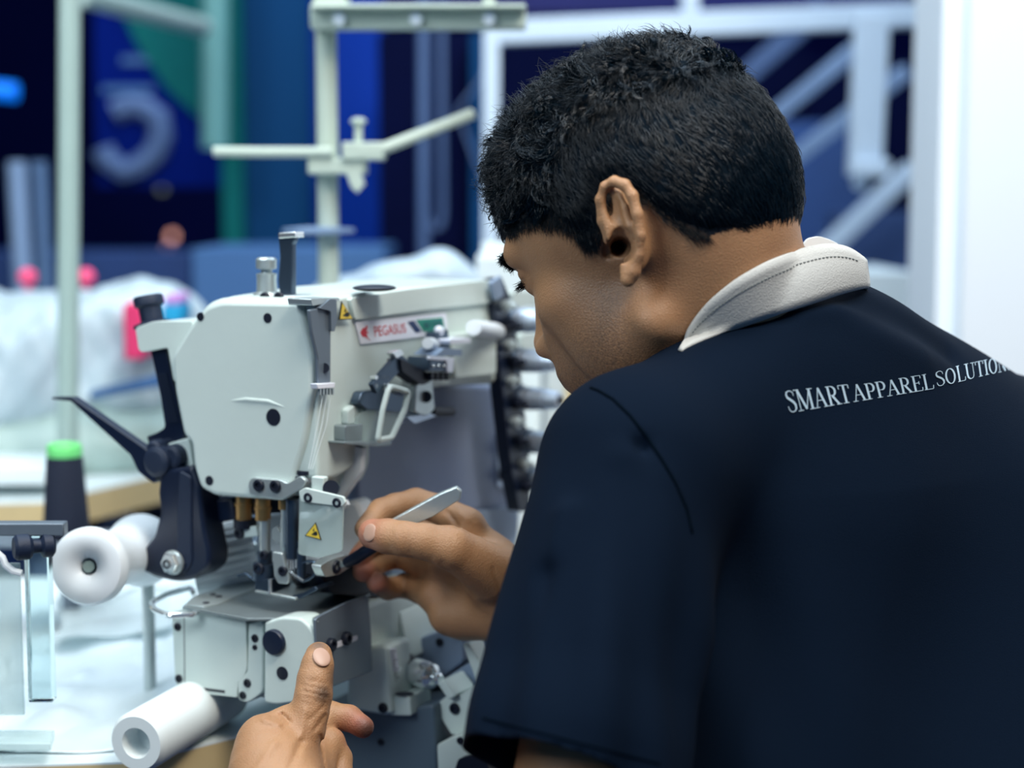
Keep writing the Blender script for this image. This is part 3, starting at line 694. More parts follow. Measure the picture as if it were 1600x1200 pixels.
def bx(px0, py0, px1, py1, y, dep, m, name, label, cat, parent=None, bevel=0.0, group=None, kind=None):
    p = Y(px0, py0, y); q = Y(px1, py1, y)
    return MB().wbox((p[0], y, q[2]), (q[0], y + dep, p[2])).build(name, M[m], parent, bevel, smooth=False, label=label, cat=cat, group=group, kind=kind)
def floorbx(px0, py0, px1, y, dep, m, name, label, cat, group=None):
    """stands on the floor"""
    p = Y(px0, py0, y); q = Y(px1, py0, y)
    return MB().wbox((p[0], y, 0), (q[0], y + dep, p[2])).build(name, M[m], None, 0.003, smooth=False, label=label, cat=cat, group=group)
# --- far backdrop things
bn = bx(128, -640, 372, 292, 3.6, 0.03, 'bluep', 'banner', 'royal blue banner with green swoosh and pale curled figure, behind the grey post', 'banner')
bn.data.materials[0] = mat('banner_cloth', (0, 24, 108), 0.9, var=0.25, scale=3, Specular_IOR_Level=0.08)
def onY(pts, y): return [Y(a_, b_, y) for a_, b_ in pts]
MB().prism(onY([(160, -40), (365, -40), (365, 250), (318, 190), (262, 140), (215, 70)], 3.597), (0, -0.004, 0)).build('green_swoosh', M['teal'], bn, smooth=False)
ring = [(180, 175), (200, 165), (225, 168), (248, 185), (252, 212), (243, 238), (222, 258), (195, 268), (168, 250), (160, 232)]
MB().tube([Y(x, y, 3.592) for x, y in ring], 0.026, 8).build('curled_figure', mat('dull_blue_print', (84, 108, 152), 0.8), bn)
for y_, x0, x1 in ((88, 190, 290), (134, 160, 240)):
    MB().prism(onY([(x0, y_), (x1, y_), (x1, y_ + 12), (x0, y_ + 12)], 3.597), (0, -0.003, 0)).build('banner_line', M['slatep'], bn, smooth=False)
floorbx(340, -60, 372, 3.4, 0.05, 'teal', 'panel', 'narrow teal panel beside the pale vertical bar', 'panel')
floorbx(378, -60, 480, 3.8, 0.06, 'midp', 'panel', 'petrol blue panel left of the thread stand', 'panel')
floorbx(474, -60, 596, 3.9, 0.06, 'bluep', 'panel', 'royal blue panel right behind the thread stand pole', 'panel')
floorbx(590, 52, 738, 3.3, 0.3, 'darkp', 'cabinet', 'black cabinet behind the grey hanging hoses', 'cabinet')
floorbx(736, 52, 772, 3.2, 0.1, 'midp', 'panel', 'thin blue upright edge between black cabinet and white frame', 'panel')
floorbx(778, 70, 1260, 4.4, 0.1, 'darkp', 'shutter', 'ribbed black shutter behind the white rail', 'shutter')
bx(560, -80, 1420, 22, 5.0, 0.05, 'bluep', 'fascia_board', 'deep blue board above the white rail at top', 'board').data.materials[0] = mat('fascia_blue', (6, 14, 110), 0.6, var=0.1)
floorbx(300, 388, 600, 2.9, 0.3, 'slatep', 'counter', 'blurred slate blue counter behind the machine head', 'counter')
floorbx(-300, 395, 296, 3.15, 0.25, 'night', 'counter', 'low navy counter behind the wrapped machine', 'counter').data.materials[0] = mat('navy_counter', (14, 50, 104), 0.7, var=0.2)
# vertical posts
def post(x0, y0, x1, y1, w_, y, m, name, label, cat, group=None, base=0.0):
    if y0 < -50: y0 = 305 - 2.2 * F_PX / y; x0 = x1
    a_, b_ = Y(x0, y0, y), Y(x1, y1, y); b_ = a_ + (b_ - a_) * ((a_[2] - base) / (a_[2] - b_[2]))
    return MB().cyl(a_, b_, w_ / 2 * y / F_PX, seg=20).build(name, M[m], None, label=label, cat=cat, group=group)
post(109, -40, 106, 640, 34, 1.97, 'postg', 'thread_stand_pole', 'tall grey-green pole rising in front of the wrapped machine on the left', 'pole', base=0.86)
post(336, -60, 336, 232, 44, 3.3, 'postg', 'hanging_bar', 'pale green vertical bar hanging in front of the teal panel', 'bar', base=Y(336, 232, 3.3)[2]).data.materials[0] = mat('pale_teal_bar', (96, 150, 150), 0.5)
post(26, 252, 36, 440, 30, 3.0, 'postb', 'grey_post', 'left one of the short grey posts at the left edge', 'post')
post(60, 252, 68, 440, 28, 3.05, 'postb', 'grey_post', 'right and darker one of the short grey posts at the left edge', 'post').data.materials[0] = mat('darker_post', (84, 112, 150), 0.5)
a_, b_ = Y(125, -8, 2.6), Y(318, 42, 3.2)
MB().cyl(a_, b_, 0.017).build('slanting_tube', M['postg'], None, label='pale slanting tube at top left between pole and hanging bar', cat='tube')
# small lamps far away
def lamp(x, y, d, r, rgb, s, label):
    o = MB().ellip(Y(x, y, 6.49), r * 1.5, 0.02, r * 1.5).build('indicator_lamp', emis('lamp_%d' % x, rgb, s), None, label=label, cat='lamp'); return o
o = MB().cyl(P(-30, 138, 3.4), P(26, 144, 3.4), 0.018).build('tube_lamp', emis('blue_tube_light', (0, 110, 225), 0.9), None, label='glowing blue tube lamp at the left edge', cat='lamp')
lamp(269, 369, 4.2, 0.010, (240, 170, 150), 1.8, 'upper peach coloured point lamp above the wrapped machine')
lamp(262, 390, 4.2, 0.009, (190, 160, 190), 1.2, 'lower mauve point lamp above the wrapped machine')
lamp(253, 295, 4.3, 0.008, (130, 140, 120), 0.7, 'faint greenish point lamp under the blue banner')
lamp(326, 268, 4.0, 0.014, (90, 120, 190), 0.7, 'faint blue point lamp right of the blue banner')

# --- big white frame (trade stand structure) on the right background
fr = empty('steel_frame', Y(1100, 45, 3.0) * np.array([1, 1, 0]), 'white painted steel frame with stairs behind the man', 'frame')
def beam(x0, y0, x1, y1, w_, y, m, name, y2=None, par=fr):
    a_, b_ = Y(x0, y0, y), Y(x1, y1, y2 or y)
    d_ = (b_ - a_) / np.linalg.norm(b_ - a_); n_ = np.cross(d_, [0, 1.0, 0]); n_ /= np.linalg.norm(n_); h = w_ / 2 * y / F_PX
    q_ = [a_ + n_ * h, b_ + n_ * h * ((y2 or y) / y), b_ - n_ * h * ((y2 or y) / y), a_ - n_ * h]
    return MB().prism(q_, (0, 0.04, 0)).build(name, M[m], par, 0.003)
beam(756, 50, 1440, 22, 36, 2.9, 'truss', 'top_rail')
beam(1080, -60, 1080, 20, 26, 2.9, 'truss', 'upright')
beam(768, 40, 764, 1300, 24, 2.6, 'truss', 'upright')
beam(1366, 20, 1354, 275, 50, 2.8, 'truss', 'hanging_column')
beam(1336, 262, 1392, 262, 26, 2.79, 'truss', 'column_foot')
MB().ellip(Y(1344, 284, 2.85), 0.014, 0.014, 0.014).build('foot_caster', M['truss'], fr)
for j, (x0, y0, x1, y1, w_, m) in enumerate(((1290, 10, 1130, 150, 30, 'cable'), (1340, 76, 1180, 206, 24, 'postb'), (1420, 110, 1225, 260, 24, 'postb'), (1430, 262, 1240, 440, 28, 'truss'))):
    beam(x0, y0, x1, y1, w_, 3.3, m, 'stair_stringer')
floorbx(1216, 190, 1360, 3.9, 0.05, 'slatep', 'panel', 'dusky blue panel low behind the stairs', 'panel').data.materials[0] = mat('dusk_blue', (44, 76, 132), 0.7, var=0.4, scale=6)
floorbx(1260, 92, 1440, 4.2, 0.05, 'darkp', 'panel', 'dark panel beside the white hanging column', 'panel')
floorbx(1300, 330, 1440, 3.5, 0.05, 'slatep', 'panel', 'slate blue panel at the foot of the stairs next to white wall', 'panel').data.materials[0] = mat('slate_dark', (56, 82, 132), 0.7, var=0.25, scale=6)
floorbx(1330, 425, 1432, 2.6, 0.3, 'table', 'white_cabinet', 'white cabinet right of the collar, below the stairs', 'cabinet')
# hoses
hs = empty('hose', Y(690, 350, 3.0), 'grey blue hanging hoses in front of the black cabinet', 'hose')
MB().cyl((Y(670, 20, 3.0)[0], 3.0, 3.4), Y(662, 400, 3.0), 0.010).build('hose_run', M['cable'], hs)
MB().tube([np.array([Y(690, 20, 3.02)[0], 3.02, 3.4])] + [Y(x, y, 3.02) for x, y in ((690, 20), (691, 200), (692, 320), (692, 340), (688, 354), (680, 358), (670, 352), (668, 330))], 0.006, 8).build('hose_loop', M['cable'], hs)
MB().tube([Y(x, y, 2.9) for x, y in ((772, 60), (755, 120), (715, 172), (742, 250), (770, 300))], 0.003, 6).build('slack_cable', M['cable'], None, label='thin slack cable curving beside the white frame upright', cat='cable')
# white control box behind the man's forehead
wb = floorbx(744, 400, 846, 1.95, 0.12, 'table', 'control_box', 'tall white control box behind the upper tension knobs', 'box')
bx(752, 380, 836, 400, 1.98, 0.05, 'table', 'box_hinge', None, None, parent=wb, bevel=0.002)
st = np.array([0, 0, 0])
floorbx(852, 566, 960, 2.05, 0.3, 'table', 'low_cabinet', 'low white cabinet behind the lower tension knobs', 'cabinet')
floorbx(884, 596, 930, 1.9, 0.04, 'wood', 'wooden_board', 'beige wooden board just left of the man\'s chin', 'board')

# ================================================================ thread stand behind the machine
sy = 1.72
tb = Y(507, 700, sy); tb[2] = TZ
ts = empty('thread_stand', tb, 'pale green metal thread stand with pole and tilted arms behind the machine', 'thread stand')
a_ = Y(508, -80, sy); MB().cyl((a_[0], a_[1], TZ), a_, 0.0105).build('pole', M['stand'], ts)
def sbar(pts, r, name): return MB().tube([Y(x, y, yy) for x, y, yy in pts], r, 12).build(name, M['stand'], ts)
sbar([(334, 237, sy - 0.03), (410, 238, sy - 0.03), (520, 238, sy - 0.03)], 0.0052, 'arm_rod')
sbar([(560, 238, sy - 0.03), (600, 232, sy - 0.03), (738, 178, sy + 0.02)], 0.0058, 'arm_rod')
def sbox(x0, y0, x1, y1, yy, dep, name):
    return MB().wbox((Y(x0, y0, yy)[0], yy, Y(x1, y1, yy)[2]), (Y(x1, y1, yy)[0], yy + dep, Y(x0, y0, yy)[2])).build(name, M['stand'], ts, 0.002)
sbox(480, 246, 570, 272, sy - 0.03, 0.04, 'pole_clamp'); sbox(534, 222, 600, 250, sy - 0.035, 0.03, 'arm_clamp')
MB().prism(onY([(540, 268), (562, 268), (570, 288), (558, 302), (548, 292)], sy - 0.03), (0, 0.008, 0)).build('wing_screw', M['stand'], ts, 0.001)
MB().cyl(Y(560, 190, sy - 0.02), Y(560, 225, sy - 0.02), 0.004).build('clamp_bolt', M['stand'], ts)
MB().ellip(Y(560, 190, sy - 0.02), 0.008, 0.008, 0.004).build('bolt_head', M['stand'], ts)
sbox(488, -40, 540, 40, sy - 0.03, 0.05, 'top_clamp'); sbox(484, 12, 822, 44, sy - 0.04, 0.03, 'cross_bracket')
sbox(484, 6, 822, 12, sy - 0.06, 0.08, 'bracket_flange')
MB().cyl(Y(764, -40, sy - 0.05), Y(764, 14, sy - 0.05), 0.006).build('pin', M['stand'], ts)
for x in (530, 650, 764): MB().lathe(Y(x, 30, sy - 0.045), (0, -1, 0), [(0.006, 0), (0.006, 0.004), (0, 0.004)], 12).build('bracket_screw', M['truss'], ts)
MB().lathe(Y(498, 360, sy), (0, 0, 1), [(0.012, -0.004), (0.036, -0.002), (0.036, 0.002), (0.012, 0.004)], 28).build('spool_disc', M['postb'], ts)

# ================================================================ tables
def tabletop(name, pts, z, th, label, top='table', edge='wood', kind=None):
    pp = [Z(x, y, z) for x, y in pts]
    c = np.mean(pp, 0)
    e_ = empty(name, (c[0], c[1], 0), label, 'table')
    MB().prism([q_ - E3 * th for q_ in pp], E3 * (th - 0.0015)).build('board', M[edge], e_)
    MB().prism([q_ - E3 * 0.0015 for q_ in pp], E3 * 0.0015).build('laminate', M[top], e_)
    for q_ in pp:
        d_ = (c - q_); d_[2] = 0; s_ = q_ + d_ / np.linalg.norm(d_) * 0.08
        MB().cyl((s_[0], s_[1], 0), (s_[0], s_[1], z - th + 0.0005), 0.02).build('leg', M['postb'], e_)
    return e_
wt = tabletop('work_table', [(-500, 1215), (215, 1190), (372, 1150), (560, 1120), (860, 1045), (900, 880), (300, 900), (-500, 905)], TZ, 0.04, 'white topped work table with wooden edge carrying the sewing machine')
t2 = tabletop('rear_table', [(-600, 800), (70, 784), (240, 744), (520, 690), (520, 645), (-600, 645)], 0.86, 0.035, 'second white topped table with plywood edge, behind the green-topped cone')
bx(-80, 738, 72, 757, 1.93, 0.2, 'table', 'tray', 'white tray on the rear table at the left edge', 'tray')
floorbx(130, 792, 330, 2.5, 0.2, 'black', 'motor_box', 'black box in the shadow under the rear table', 'box')

# crumpled film on the work table
def film_sheet(name, poly, z, amp, m, label, cat, n=70, seed=3):
    rg = np.random.default_rng(seed)
    c = [Z(x, y, z) for x, y in poly]          # four corners
    ph = rg.uniform(0, 6.28, (10, 2)); fr_ = rg.normal(0, 26, (10, 2))
    vs = []
    for i in range(n + 1):
        for j in range(n + 1):
            a1, b1 = i / n, j / n
            p = (1 - a1) * (1 - b1) * c[0] + a1 * (1 - b1) * c[1] + a1 * b1 * c[2] + (1 - a1) * b1 * c[3]
            h = sum(abs(math.sin(fr_[k, 0] * p[0] + fr_[k, 1] * p[1] + ph[k, 0])) for k in range(10)) / 10
            p = p + np.array([0.004 * math.sin(50 * p[1] + a1), 0.004 * math.sin(47 * p[0]), 0])
            vs.append(p + E3 * (0.0008 + amp * (h - 0.45) ** 2 * 4))
    f = [(i * (n + 1) + j, (i + 1) * (n + 1) + j, (i + 1) * (n + 1) + j + 1, i * (n + 1) + j + 1) for i in range(n) for j in range(n)]
    o = MB().add(vs, f).build(name, M[m], None, ang=180, label=label, cat=cat)
    s_ = o.modifiers.new('th', 'SOLIDIFY'); s_.thickness = 0.0006
    return o
film_sheet('plastic_sheet', [(-60, 1185), (235, 1172), (420, 962), (60, 955)], TZ, 0.016, 'sheet', 'crumpled white plastic sheet spread on the work table', 'plastic sheet')
film_sheet('clear_bag', [(85, 1010), (250, 990), (330, 925), (100, 925)], TZ + 0.012, 0.022, 'film', 'clear plastic bag lying behind the crumpled sheet', 'bag', seed=9)

# foam tube lying on the table
fa, fb = P(212, 1140, 1.20), P(352, 1104, 1.33)
fa[2] = fb[2] = TZ + 0.022
L_ = float(np.linalg.norm(fb - fa))
MB().lathe(fa, fb - fa, [(0.010, 0.02), (0.0095, 0.004), (0.011, 0.0), (0.019, 0.0), (0.0215, 0.004), (0.0215, L_ - 0.003), (0.019, L_), (0.010, L_)], 36, cap=True).build('foam_tube', M['foam'], None, label='white foam tube lying on the plastic sheet', cat='tube')
# white flanged roller held beside the puller
ra, rb_ = P(133, 887, 1.24), P(225, 858, 1.36)
ax = rb_ - ra; L_ = float(np.linalg.norm(ax))
wr = empty('flanged_roller', (ra + rb_) / 2 - E3 * 0.03, 'white flanged plastic roller left of the black puller arm', 'roller')
MB().lathe(ra, ax, [(0.0, 0.012), (0.0055, 0.012), (0.0065, 0.006), (0.011, 0.002), (0.020, 0.0), (0.026, 0.002), (0.0285, 0.007), (0.0285, 0.012), (0.026, 0.022), (0.0225, 0.032), (0.0215, 0.5 * L_), (0.0225, L_ - 0.034), (0.026, L_ - 0.022), (0.0285, L_ - 0.01), (0.0285, L_ - 0.006), (0.026, L_ - 0.002), (0.02, L_), (0, L_)], 48).build('roller_body', M['white'], wr)
MB().lathe(ra, ax, [(0.0, 0.009), (0.0048, 0.009), (0.0048, 0.014)], 24).build('bore', M['hole'], wr)
MB().lathe(ra, ax, [(0.003, 0.006), (0.0042, 0.006), (0.0042, 0.010), (0.003, 0.010)], 24).build('bore_sleeve', M['postg'], wr)
MB().cyl(rb_ - ax * 0.1, P(262, 868, 1.40), 0.0045).build('axle', M['steel'], wr)
MB().cyl(P(230, 862, 1.375), (P(230, 862, 1.375)[0], P(230, 862, 1.375)[1], TZ), 0.005).build('roller_post', M['steel'], wr)

# green-topped cone of black thread with its spool pin stand
cy = 1.56
cb = Y(104, 828, cy)
cn = empty('thread_cone', (cb[0], cb[1], cb[2]), 'cone of black thread with a lime green top, left of the machine', 'thread cone')
h_ = Y(100, 712, cy)[2] - cb[2]
MB().lathe(cb, (0, 0, 1), [(0.020, -0.006), (0.0215, 0.0), (0.0205, 0.010), (0.0165, h_ - 0.003), (0.015, h_)], 36).build('thread_winding', M['cone'], cn)
MB().lathe(cb + E3 * h_, (0, 0, 1), [(0.0145, -0.002), (0.0158, 0.0), (0.0158, 0.008), (0.014, 0.011), (0.009, 0.0115), (0.008, 0.010), (0, 0.010)], 32).build('cone_tip', M['lime'], cn)
sp = empty('spool_platform', (cb[0] - 0.02, cb[1], TZ), 'grey steel platform carrying the green-topped thread cone', 'stand')
MB().wbox((cb[0] - 0.1, cy - 0.03, cb[2] - 0.011), (cb[0] + 0.05, cy + 0.04, cb[2] - 0.007)).build('platform_plate', M['gplate'], sp, 0.001)
MB().cyl((cb[0], cy + 0.01, TZ), (cb[0], cy + 0.01, cb[2] - 0.01), 0.008).build('platform_post', M['gplate'], sp)

# clear acrylic bracket with a black thumb screw at the left edge
ay = 1.18
acr = empty('acrylic_bracket', (Y(40, 1120, ay)[0], ay, TZ), 'clear acrylic bracket with black thumb screw at the left edge', 'bracket')
def ab(x0, y0, x1, y1, yy, dep, name, m='clear', bev=0.001):
    p, q_ = Y(x0, y0, yy), Y(x1, y1, yy)
    return MB().wbox((p[0], yy, q_[2]), (q_[0], yy + dep, p[2])).build(name, M[m], acr, bev)
ab(36, 838, 82, 1098, ay, 0.012, 'upright_plate', 'glass')
ab(-120, 880, 38, 1118, ay + 0.012, 0.003, 'side_plate', 'clear')
q0 = [Y(-120, 1168, ay), Y(78, 1120, ay), Y(84, 1098, ay + 0.03), Y(-120, 1130, ay + 0.03)]
MB().prism([np.array([q[0], q[1], TZ + 0.012]) for q in q0], E3 * 0.006).build('base_plate', M['clear'], acr, 0.001)
ab(-120, 818, 100, 838, ay + 0.0, 0.012, 'top_bar', 'gplate')
MB().lathe(Y(58, 853, ay), (-0.9, -0.45, 0), [(0.006, -0.012), (0.0085, -0.010), (0.0085, -0.004), (0.005, -0.002), (0.005, 0.003), (0.0075, 0.004), (0.0090, 0.006), (0.0090, 0.014), (0.007, 0.016), (0, 0.016)], 24).build('thumb_screw', M['rubber'], acr)
MB().tube([Y(x, y, ay - 0.004) for x, y in ((-20, 850), (4, 872), (8, 882), (20, 892), (34, 896))], 0.0026, 10).build('white_hook', M['white'], acr)

# ================================================================ wrapped machine with thread cones, left background
wy = 2.2
def blob(name, parts, m, parent=None, h=None, label=None, cat=None, amp=0.006, seed=5, zmin=-9):
    """lumpy wrapped mass from ellipsoids, one surface"""
    C_ = [(np.array(c), np.array(r)) for c, r in parts]
    rg = np.random.default_rng(seed); k_ = rg.normal(0, 45, (8, 3)); p_ = rg.uniform(0, 6.28, 8)
    def fn(p):
        d = np.full(len(p), 9.0)
        for c, r in C_:
            q_ = (p - c) / r; k0 = np.linalg.norm(q_, axis=1); d2 = (k0 - 1) * r.min()
            d = smin(d, d2, 0.03)
        return np.maximum(zmin - p[:, 2], d + amp * np.abs(np.sin(p @ k_.T + p_)).mean(1) * 2)
    lo = np.min([c - r for c, r in C_], 0) - 0.03; hi = np.max([c + r for c, r in C_], 0) + 0.03
    v, f = surface(fn, lo, hi, h or 0.008)
    return MB().add(v, f).build(name, M[m], parent, ang=180, label=label, cat=cat)
M['wrap'] = mat('white_wrapping_film', (190, 206, 214), 0.35, var=0.05, bump=0.6, bscale=30)
wm = empty('wrapped_machine', Y(150, 740, wy), 'sewing machine wrapped in white plastic on the rear table, left background', 'wrapped machine')
def W(x, y, d, rx, ry, rz): return (Y(x, y, d), (rx, ry, rz))
blob('wrapping', [W(60, 520, wy, 0.16, 0.12, 0.065), W(225, 500, wy + 0.02, 0.10, 0.12, 0.065), W(200, 590, wy + 0.02, 0.13, 0.12, 0.08), W(20, 600, wy, 0.14, 0.14, 0.10), W(-120, 520, wy, 0.12, 0.14, 0.10)], 'wrap', wm, amp=0.010, zmin=0.8605)
blob('machine_base', [W(40, 700, wy - 0.02, 0.16, 0.12, 0.07), W(230, 680, wy, 0.12, 0.10, 0.055), W(130, 690, wy, 0.12, 0.10, 0.06)], 'postg', wm, amp=0.003, zmin=0.8605)
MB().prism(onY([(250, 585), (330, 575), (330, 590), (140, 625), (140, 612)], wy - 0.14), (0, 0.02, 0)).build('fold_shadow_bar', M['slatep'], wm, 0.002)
def simple(mb, name, m, label, cat, group=None, **k): return mb.build(name, M[m], None, label=label, cat=cat, group=group, **k)
yb = wy - 0.13
def panel(x0, y0, x1, y1, y, name, m): return MB().wbox((Y(x0, y0, y)[0], y, Y(x0, y1, y)[2]), (Y(x1, y0, y)[0], y + 0.06, Y(x0, y0, y)[2])).build(name, M[m], wm, 0.003)
panel(192, 474, 222, 562, yb, 'pink_label', 'pinkb'); panel(252, 476, 284, 505, yb, 'cyan_label', 'cyan'); panel(256, 461, 282, 476, yb, 'lilac_label', 'lilac')
for x, l in ((43, 'pink thread ball in front of the two short grey posts'), (134, 'pink thread ball right of the tall grey-green pole')):
    c = Y(x, 433, 2.3)
    simple(MB().ellip(c, 0.0125, 0.0125, 0.012).cyl(c - E3 * 0.06, c, 0.004), 'thread_ball', 'pink', l, 'thread ball')
# pale plastic bag behind the arm
bgp = Y(660, 440, 1.95)
blob('plastic_bag', [W(640, 430, 1.95, 0.05, 0.05, 0.022), W(690, 418, 1.95, 0.02, 0.03, 0.022), W(570, 450, 1.98, 0.07, 0.05, 0.016), W(720, 450, 1.95, 0.02, 0.03, 0.02)], 'plasticg', None, label='pale plastic bag heaped behind the machine arm', cat='bag', h=0.004, amp=0.002)
# ================================================================ the man
from mathutils.bvhtree import BVHTree
def nrm(v): v = np.asarray(v, float); return v / np.linalg.norm(v)
HY, HP = math.radians(27), math.radians(25)
fh = np.array([-math.cos(HY), math.sin(HY), 0.0])
HF = fh * math.cos(HP) - E3 * math.sin(HP)
HU = fh * math.sin(HP) + E3 * math.cos(HP)
HL = np.cross(HU, HF)
EAR = (-0.004, -0.030, 0.074)
HC = P(968, 385, 1.06) - (EAR[0] * HF + EAR[1] * HU + EAR[2] * HL)
HR = np.stack([HF, HU, HL], 1)                     # columns: head axes
def H(f, u, l): return HC + f * HF + u * HU + l * HL
def hloc(p): return (p - HC) @ HR

def skull(q):
    """cranium and forehead, in head coordinates"""
    d = ellp(q, (-0.006, 0.010, 0), (0.093, 0.080, 0.074))
    d = smin(d, ellp(q, (0.044, 0.002, 0), (0.044, 0.056, 0.060)), 0.02)
    return smin(d, ellp(q, (-0.040, -0.012, 0), (0.056, 0.062, 0.062)), 0.02)
def head_fn(p):
    q = hloc(p); qa = q.copy(); qa[:, 2] = np.abs(qa[:, 2])
    d = skull(q)
    d = smin(d, ellp(q, (0.040, -0.050, 0), (0.046, 0.062, 0.052)), 0.02)
    d = smin(d, cone(qa, (0.004, -0.078, 0.050), (0.072, -0.118, 0.012), 0.016, 0.015), 0.022)
    d = smin(d, cone(q, (0.070, -0.116, -0.01), (0.070, -0.116, 0.01), 0.018, 0.018), 0.014)
    d = smin(d, ellp(q, (0.02, -0.075, 0), (0.05, 0.05, 0.045)), 0.02)
    d = smin(d, ellp(qa, (0.072, -0.058, 0.018), (0.019, 0.026, 0.018)), 0.014)
    d = smin(d, ellp(qa, (0.058, -0.042, 0.041), (0.019, 0.016, 0.018)), 0.016)
    d = smin(d, ellp(qa, (0.040, -0.070, 0.044), (0.026, 0.032, 0.016)), 0.016)
    d = smin(d, cone(qa, (0.089, 0.000, 0.006), (0.078, 0.000, 0.042), 0.0085, 0.0080), 0.012)
    d = smax(d, -ellp(qa, (0.095, -0.019, 0.033), (0.018, 0.011, 0.018)), 0.008)
    d = smin(d, ellp(qa, (0.073, -0.019, 0.032), (0.0125, 0.0125, 0.0135)), 0.003)
    d = smin(d, cone(qa, (0.085, -0.0125, 0.022), (0.079, -0.0135, 0.043), 0.0035, 0.003), 0.003)
    n = cone(q, (0.086, -0.022, 0), (0.098, -0.054, 0), 0.0085, 0.0100)
    n = smin(n, ellp(q, (0.100, -0.057, 0), (0.0105, 0.0095, 0.0105)), 0.005)
    n = smin(n, ellp(qa, (0.095, -0.060, 0.0130), (0.0105, 0.0075, 0.0065)), 0.005)
    n = smax(n, -ellp(qa, (0.096, -0.0680, 0.0095), (0.0065, 0.0060, 0.0042)), 0.0015)
    d = smin(d, n, 0.009)
    d = smin(d, ellp(q, (0.070, -0.084, 0), (0.030, 0.022, 0.032)), 0.014)
    d = smin(d, cone(qa, (0.0975, -0.0790, 0), (0.088, -0.082, 0.022), 0.0052, 0.003), 0.004)
    d = smin(d, cone(qa, (0.0950, -0.0890, 0), (0.086, -0.0870, 0.020), 0.0058, 0.003), 0.004)
    # ear: flat flaring shell, rim, inner fold, lobe, with the hollow
    if True:
        e = None
        for (a, b, ra, rb) in EARC:
            c = cone(p, a, b, ra, rb); e = c if e is None else smin(e, c, 0.0022)
        pl = ellp(p, EAR_C, (0.0235, 0.0115, 0.0035), EAR_R)
        pl = smin(pl, ellp(p, P(984, 423, 1.049), (0.007, 0.006, 0.0032), EAR_R), 0.005)
        e = smin(e, pl, 0.0035)
        e = smin(e, ellp(p, P(988, 372, 1.060), (0.021, 0.010, 0.010), EAR_R), 0.005)
        d = smin(d, e, 0.0055)
        d = smax(d, -ellp(p, P(970, 384, 1.050), (0.0108, 0.0064, 0.034), EAR_R), 0.002)
        d = smax(d, -cone(p, P(968, 386, 1.045), P(970, 386, 1.105), 0.0072, 0.0060), 0.0015)
        d = smax(d, -ellp(p, P(958, 322, 1.046), (0.0110, 0.0036, 0.0070), EAR_R), 0.003)
    return d
ear_up = nrm(P(958, 284, 1.052) - P(980, 435, 1.052)); ear_n = nrm(np.array([0.25, -1, 0.05])); ear_n = nrm(ear_n - ear_up * (ear_n @ ear_up)); ear_s = np.cross(ear_up, ear_n)
EAR_R = np.stack([ear_up, ear_s, ear_n], 1)
EAR_C = P(972, 352, 1.052)
epts = [(952, 374, 1.056, 0.0030), (941, 345, 1.054, 0.0030), (938, 312, 1.051, 0.0030), (946, 292, 1.048, 0.0032), (960, 284, 1.045, 0.0034), (976, 289, 1.042, 0.0034), (988, 306, 1.040, 0.0034), (996, 335, 1.039, 0.0034), (1000, 368, 1.040, 0.0033), (997, 398, 1.043, 0.0034), (990, 424, 1.046, 0.0040), (981, 438, 1.048, 0.0042)]
EARC = [(P(*epts[i][:3]), P(*epts[i + 1][:3]), epts[i][3], epts[i + 1][3]) for i in range(len(epts) - 1)]
ant = [(966, 305, 1.049, 0.002), (975, 325, 1.046, 0.0028), (985, 355, 1.045, 0.003), (986, 385, 1.046, 0.003), (980, 408, 1.048, 0.003)]
EARC += [(P(*ant[i][:3]), P(*ant[i + 1][:3]), ant[i][3], ant[i + 1][3]) for i in range(len(ant) - 1)]
EARC += [(P(952, 374, 1.056), P(956, 390, 1.056), 0.0032, 0.0030)]

# --- joints of the trunk and arms
SL, SR = P(1000, 745, 1.035), P(1560, 725, 1.30)
NB = P(1215, 545, 1.155)                            # base of the neck
EL, WL = P(850, 1480, 0.97), P(436, 1262, 1.075)
ER, WR = P(1230, 1120, 1.40), P(812, 938, 1.245)
CH = P(1330, 900, 1.24); HIP = np.array([CH[0] + 0.10, CH[1] - 0.05, 0.58])
def trunk_fn(p):
    d = cone(p, NB - E3 * 0.01, H(-0.030, -0.055, 0), 0.053, 0.052)
    d = smin(d, cone(p, NB, NB - E3 * 0.06, 0.05, 0.06), 0.03)
    d = smin(d, cone(p, NB - E3 * 0.07, SL, 0.036, 0.040), 0.03)
    d = smin(d, cone(p, NB - E3 * 0.07, SR, 0.036, 0.040), 0.03)
    d = smin(d, cone(p, CH - E3 * 0.0, HIP, 0.115, 0.11), 0.06)
    return d
def arms_fn(p):
    d = np.minimum(cone(p, SL, EL, 0.044, 0.034), cone(p, EL, WL, 0.040, 0.026))
    return np.minimum(d, np.minimum(cone(p, SR, ER, 0.046, 0.038), cone(p, ER, WR, 0.040, 0.027)))
def chain(pts):
    q = [P(*c[:3]) for c in pts]
    return [(q[i], q[i + 1], pts[i][3], pts[i + 1][3]) for i in range(len(q) - 1)]
def evalc(p, ch, k=0.002):
    d = None
    for a, b, ra, rb in ch:
        c = cone(p, a, b, ra, rb); d = c if d is None else smin(d, c, k)
    return d
RT = chain([(770, 895, 1.215, 0.020), (704, 856, 1.190, 0.0150), (664, 846, 1.188, 0.0122), (632, 842, 1.190, 0.0118), (606, 838, 1.195, 0.0118), (583, 834, 1.202, 0.0105)])
RI = chain([(730, 822, 1.235, 0.0125), (690, 796, 1.245, 0.0105), (650, 786, 1.248, 0.0105), (618, 792, 1.240, 0.0095), (596, 800, 1.235, 0.0095), (572, 826, 1.222, 0.0082)])
RM = chain([(706, 852, 1.262, 0.0120), (622, 822, 1.295, 0.0100), (580, 848, 1.28, 0.0085), (561, 871, 1.257, 0.0078)])
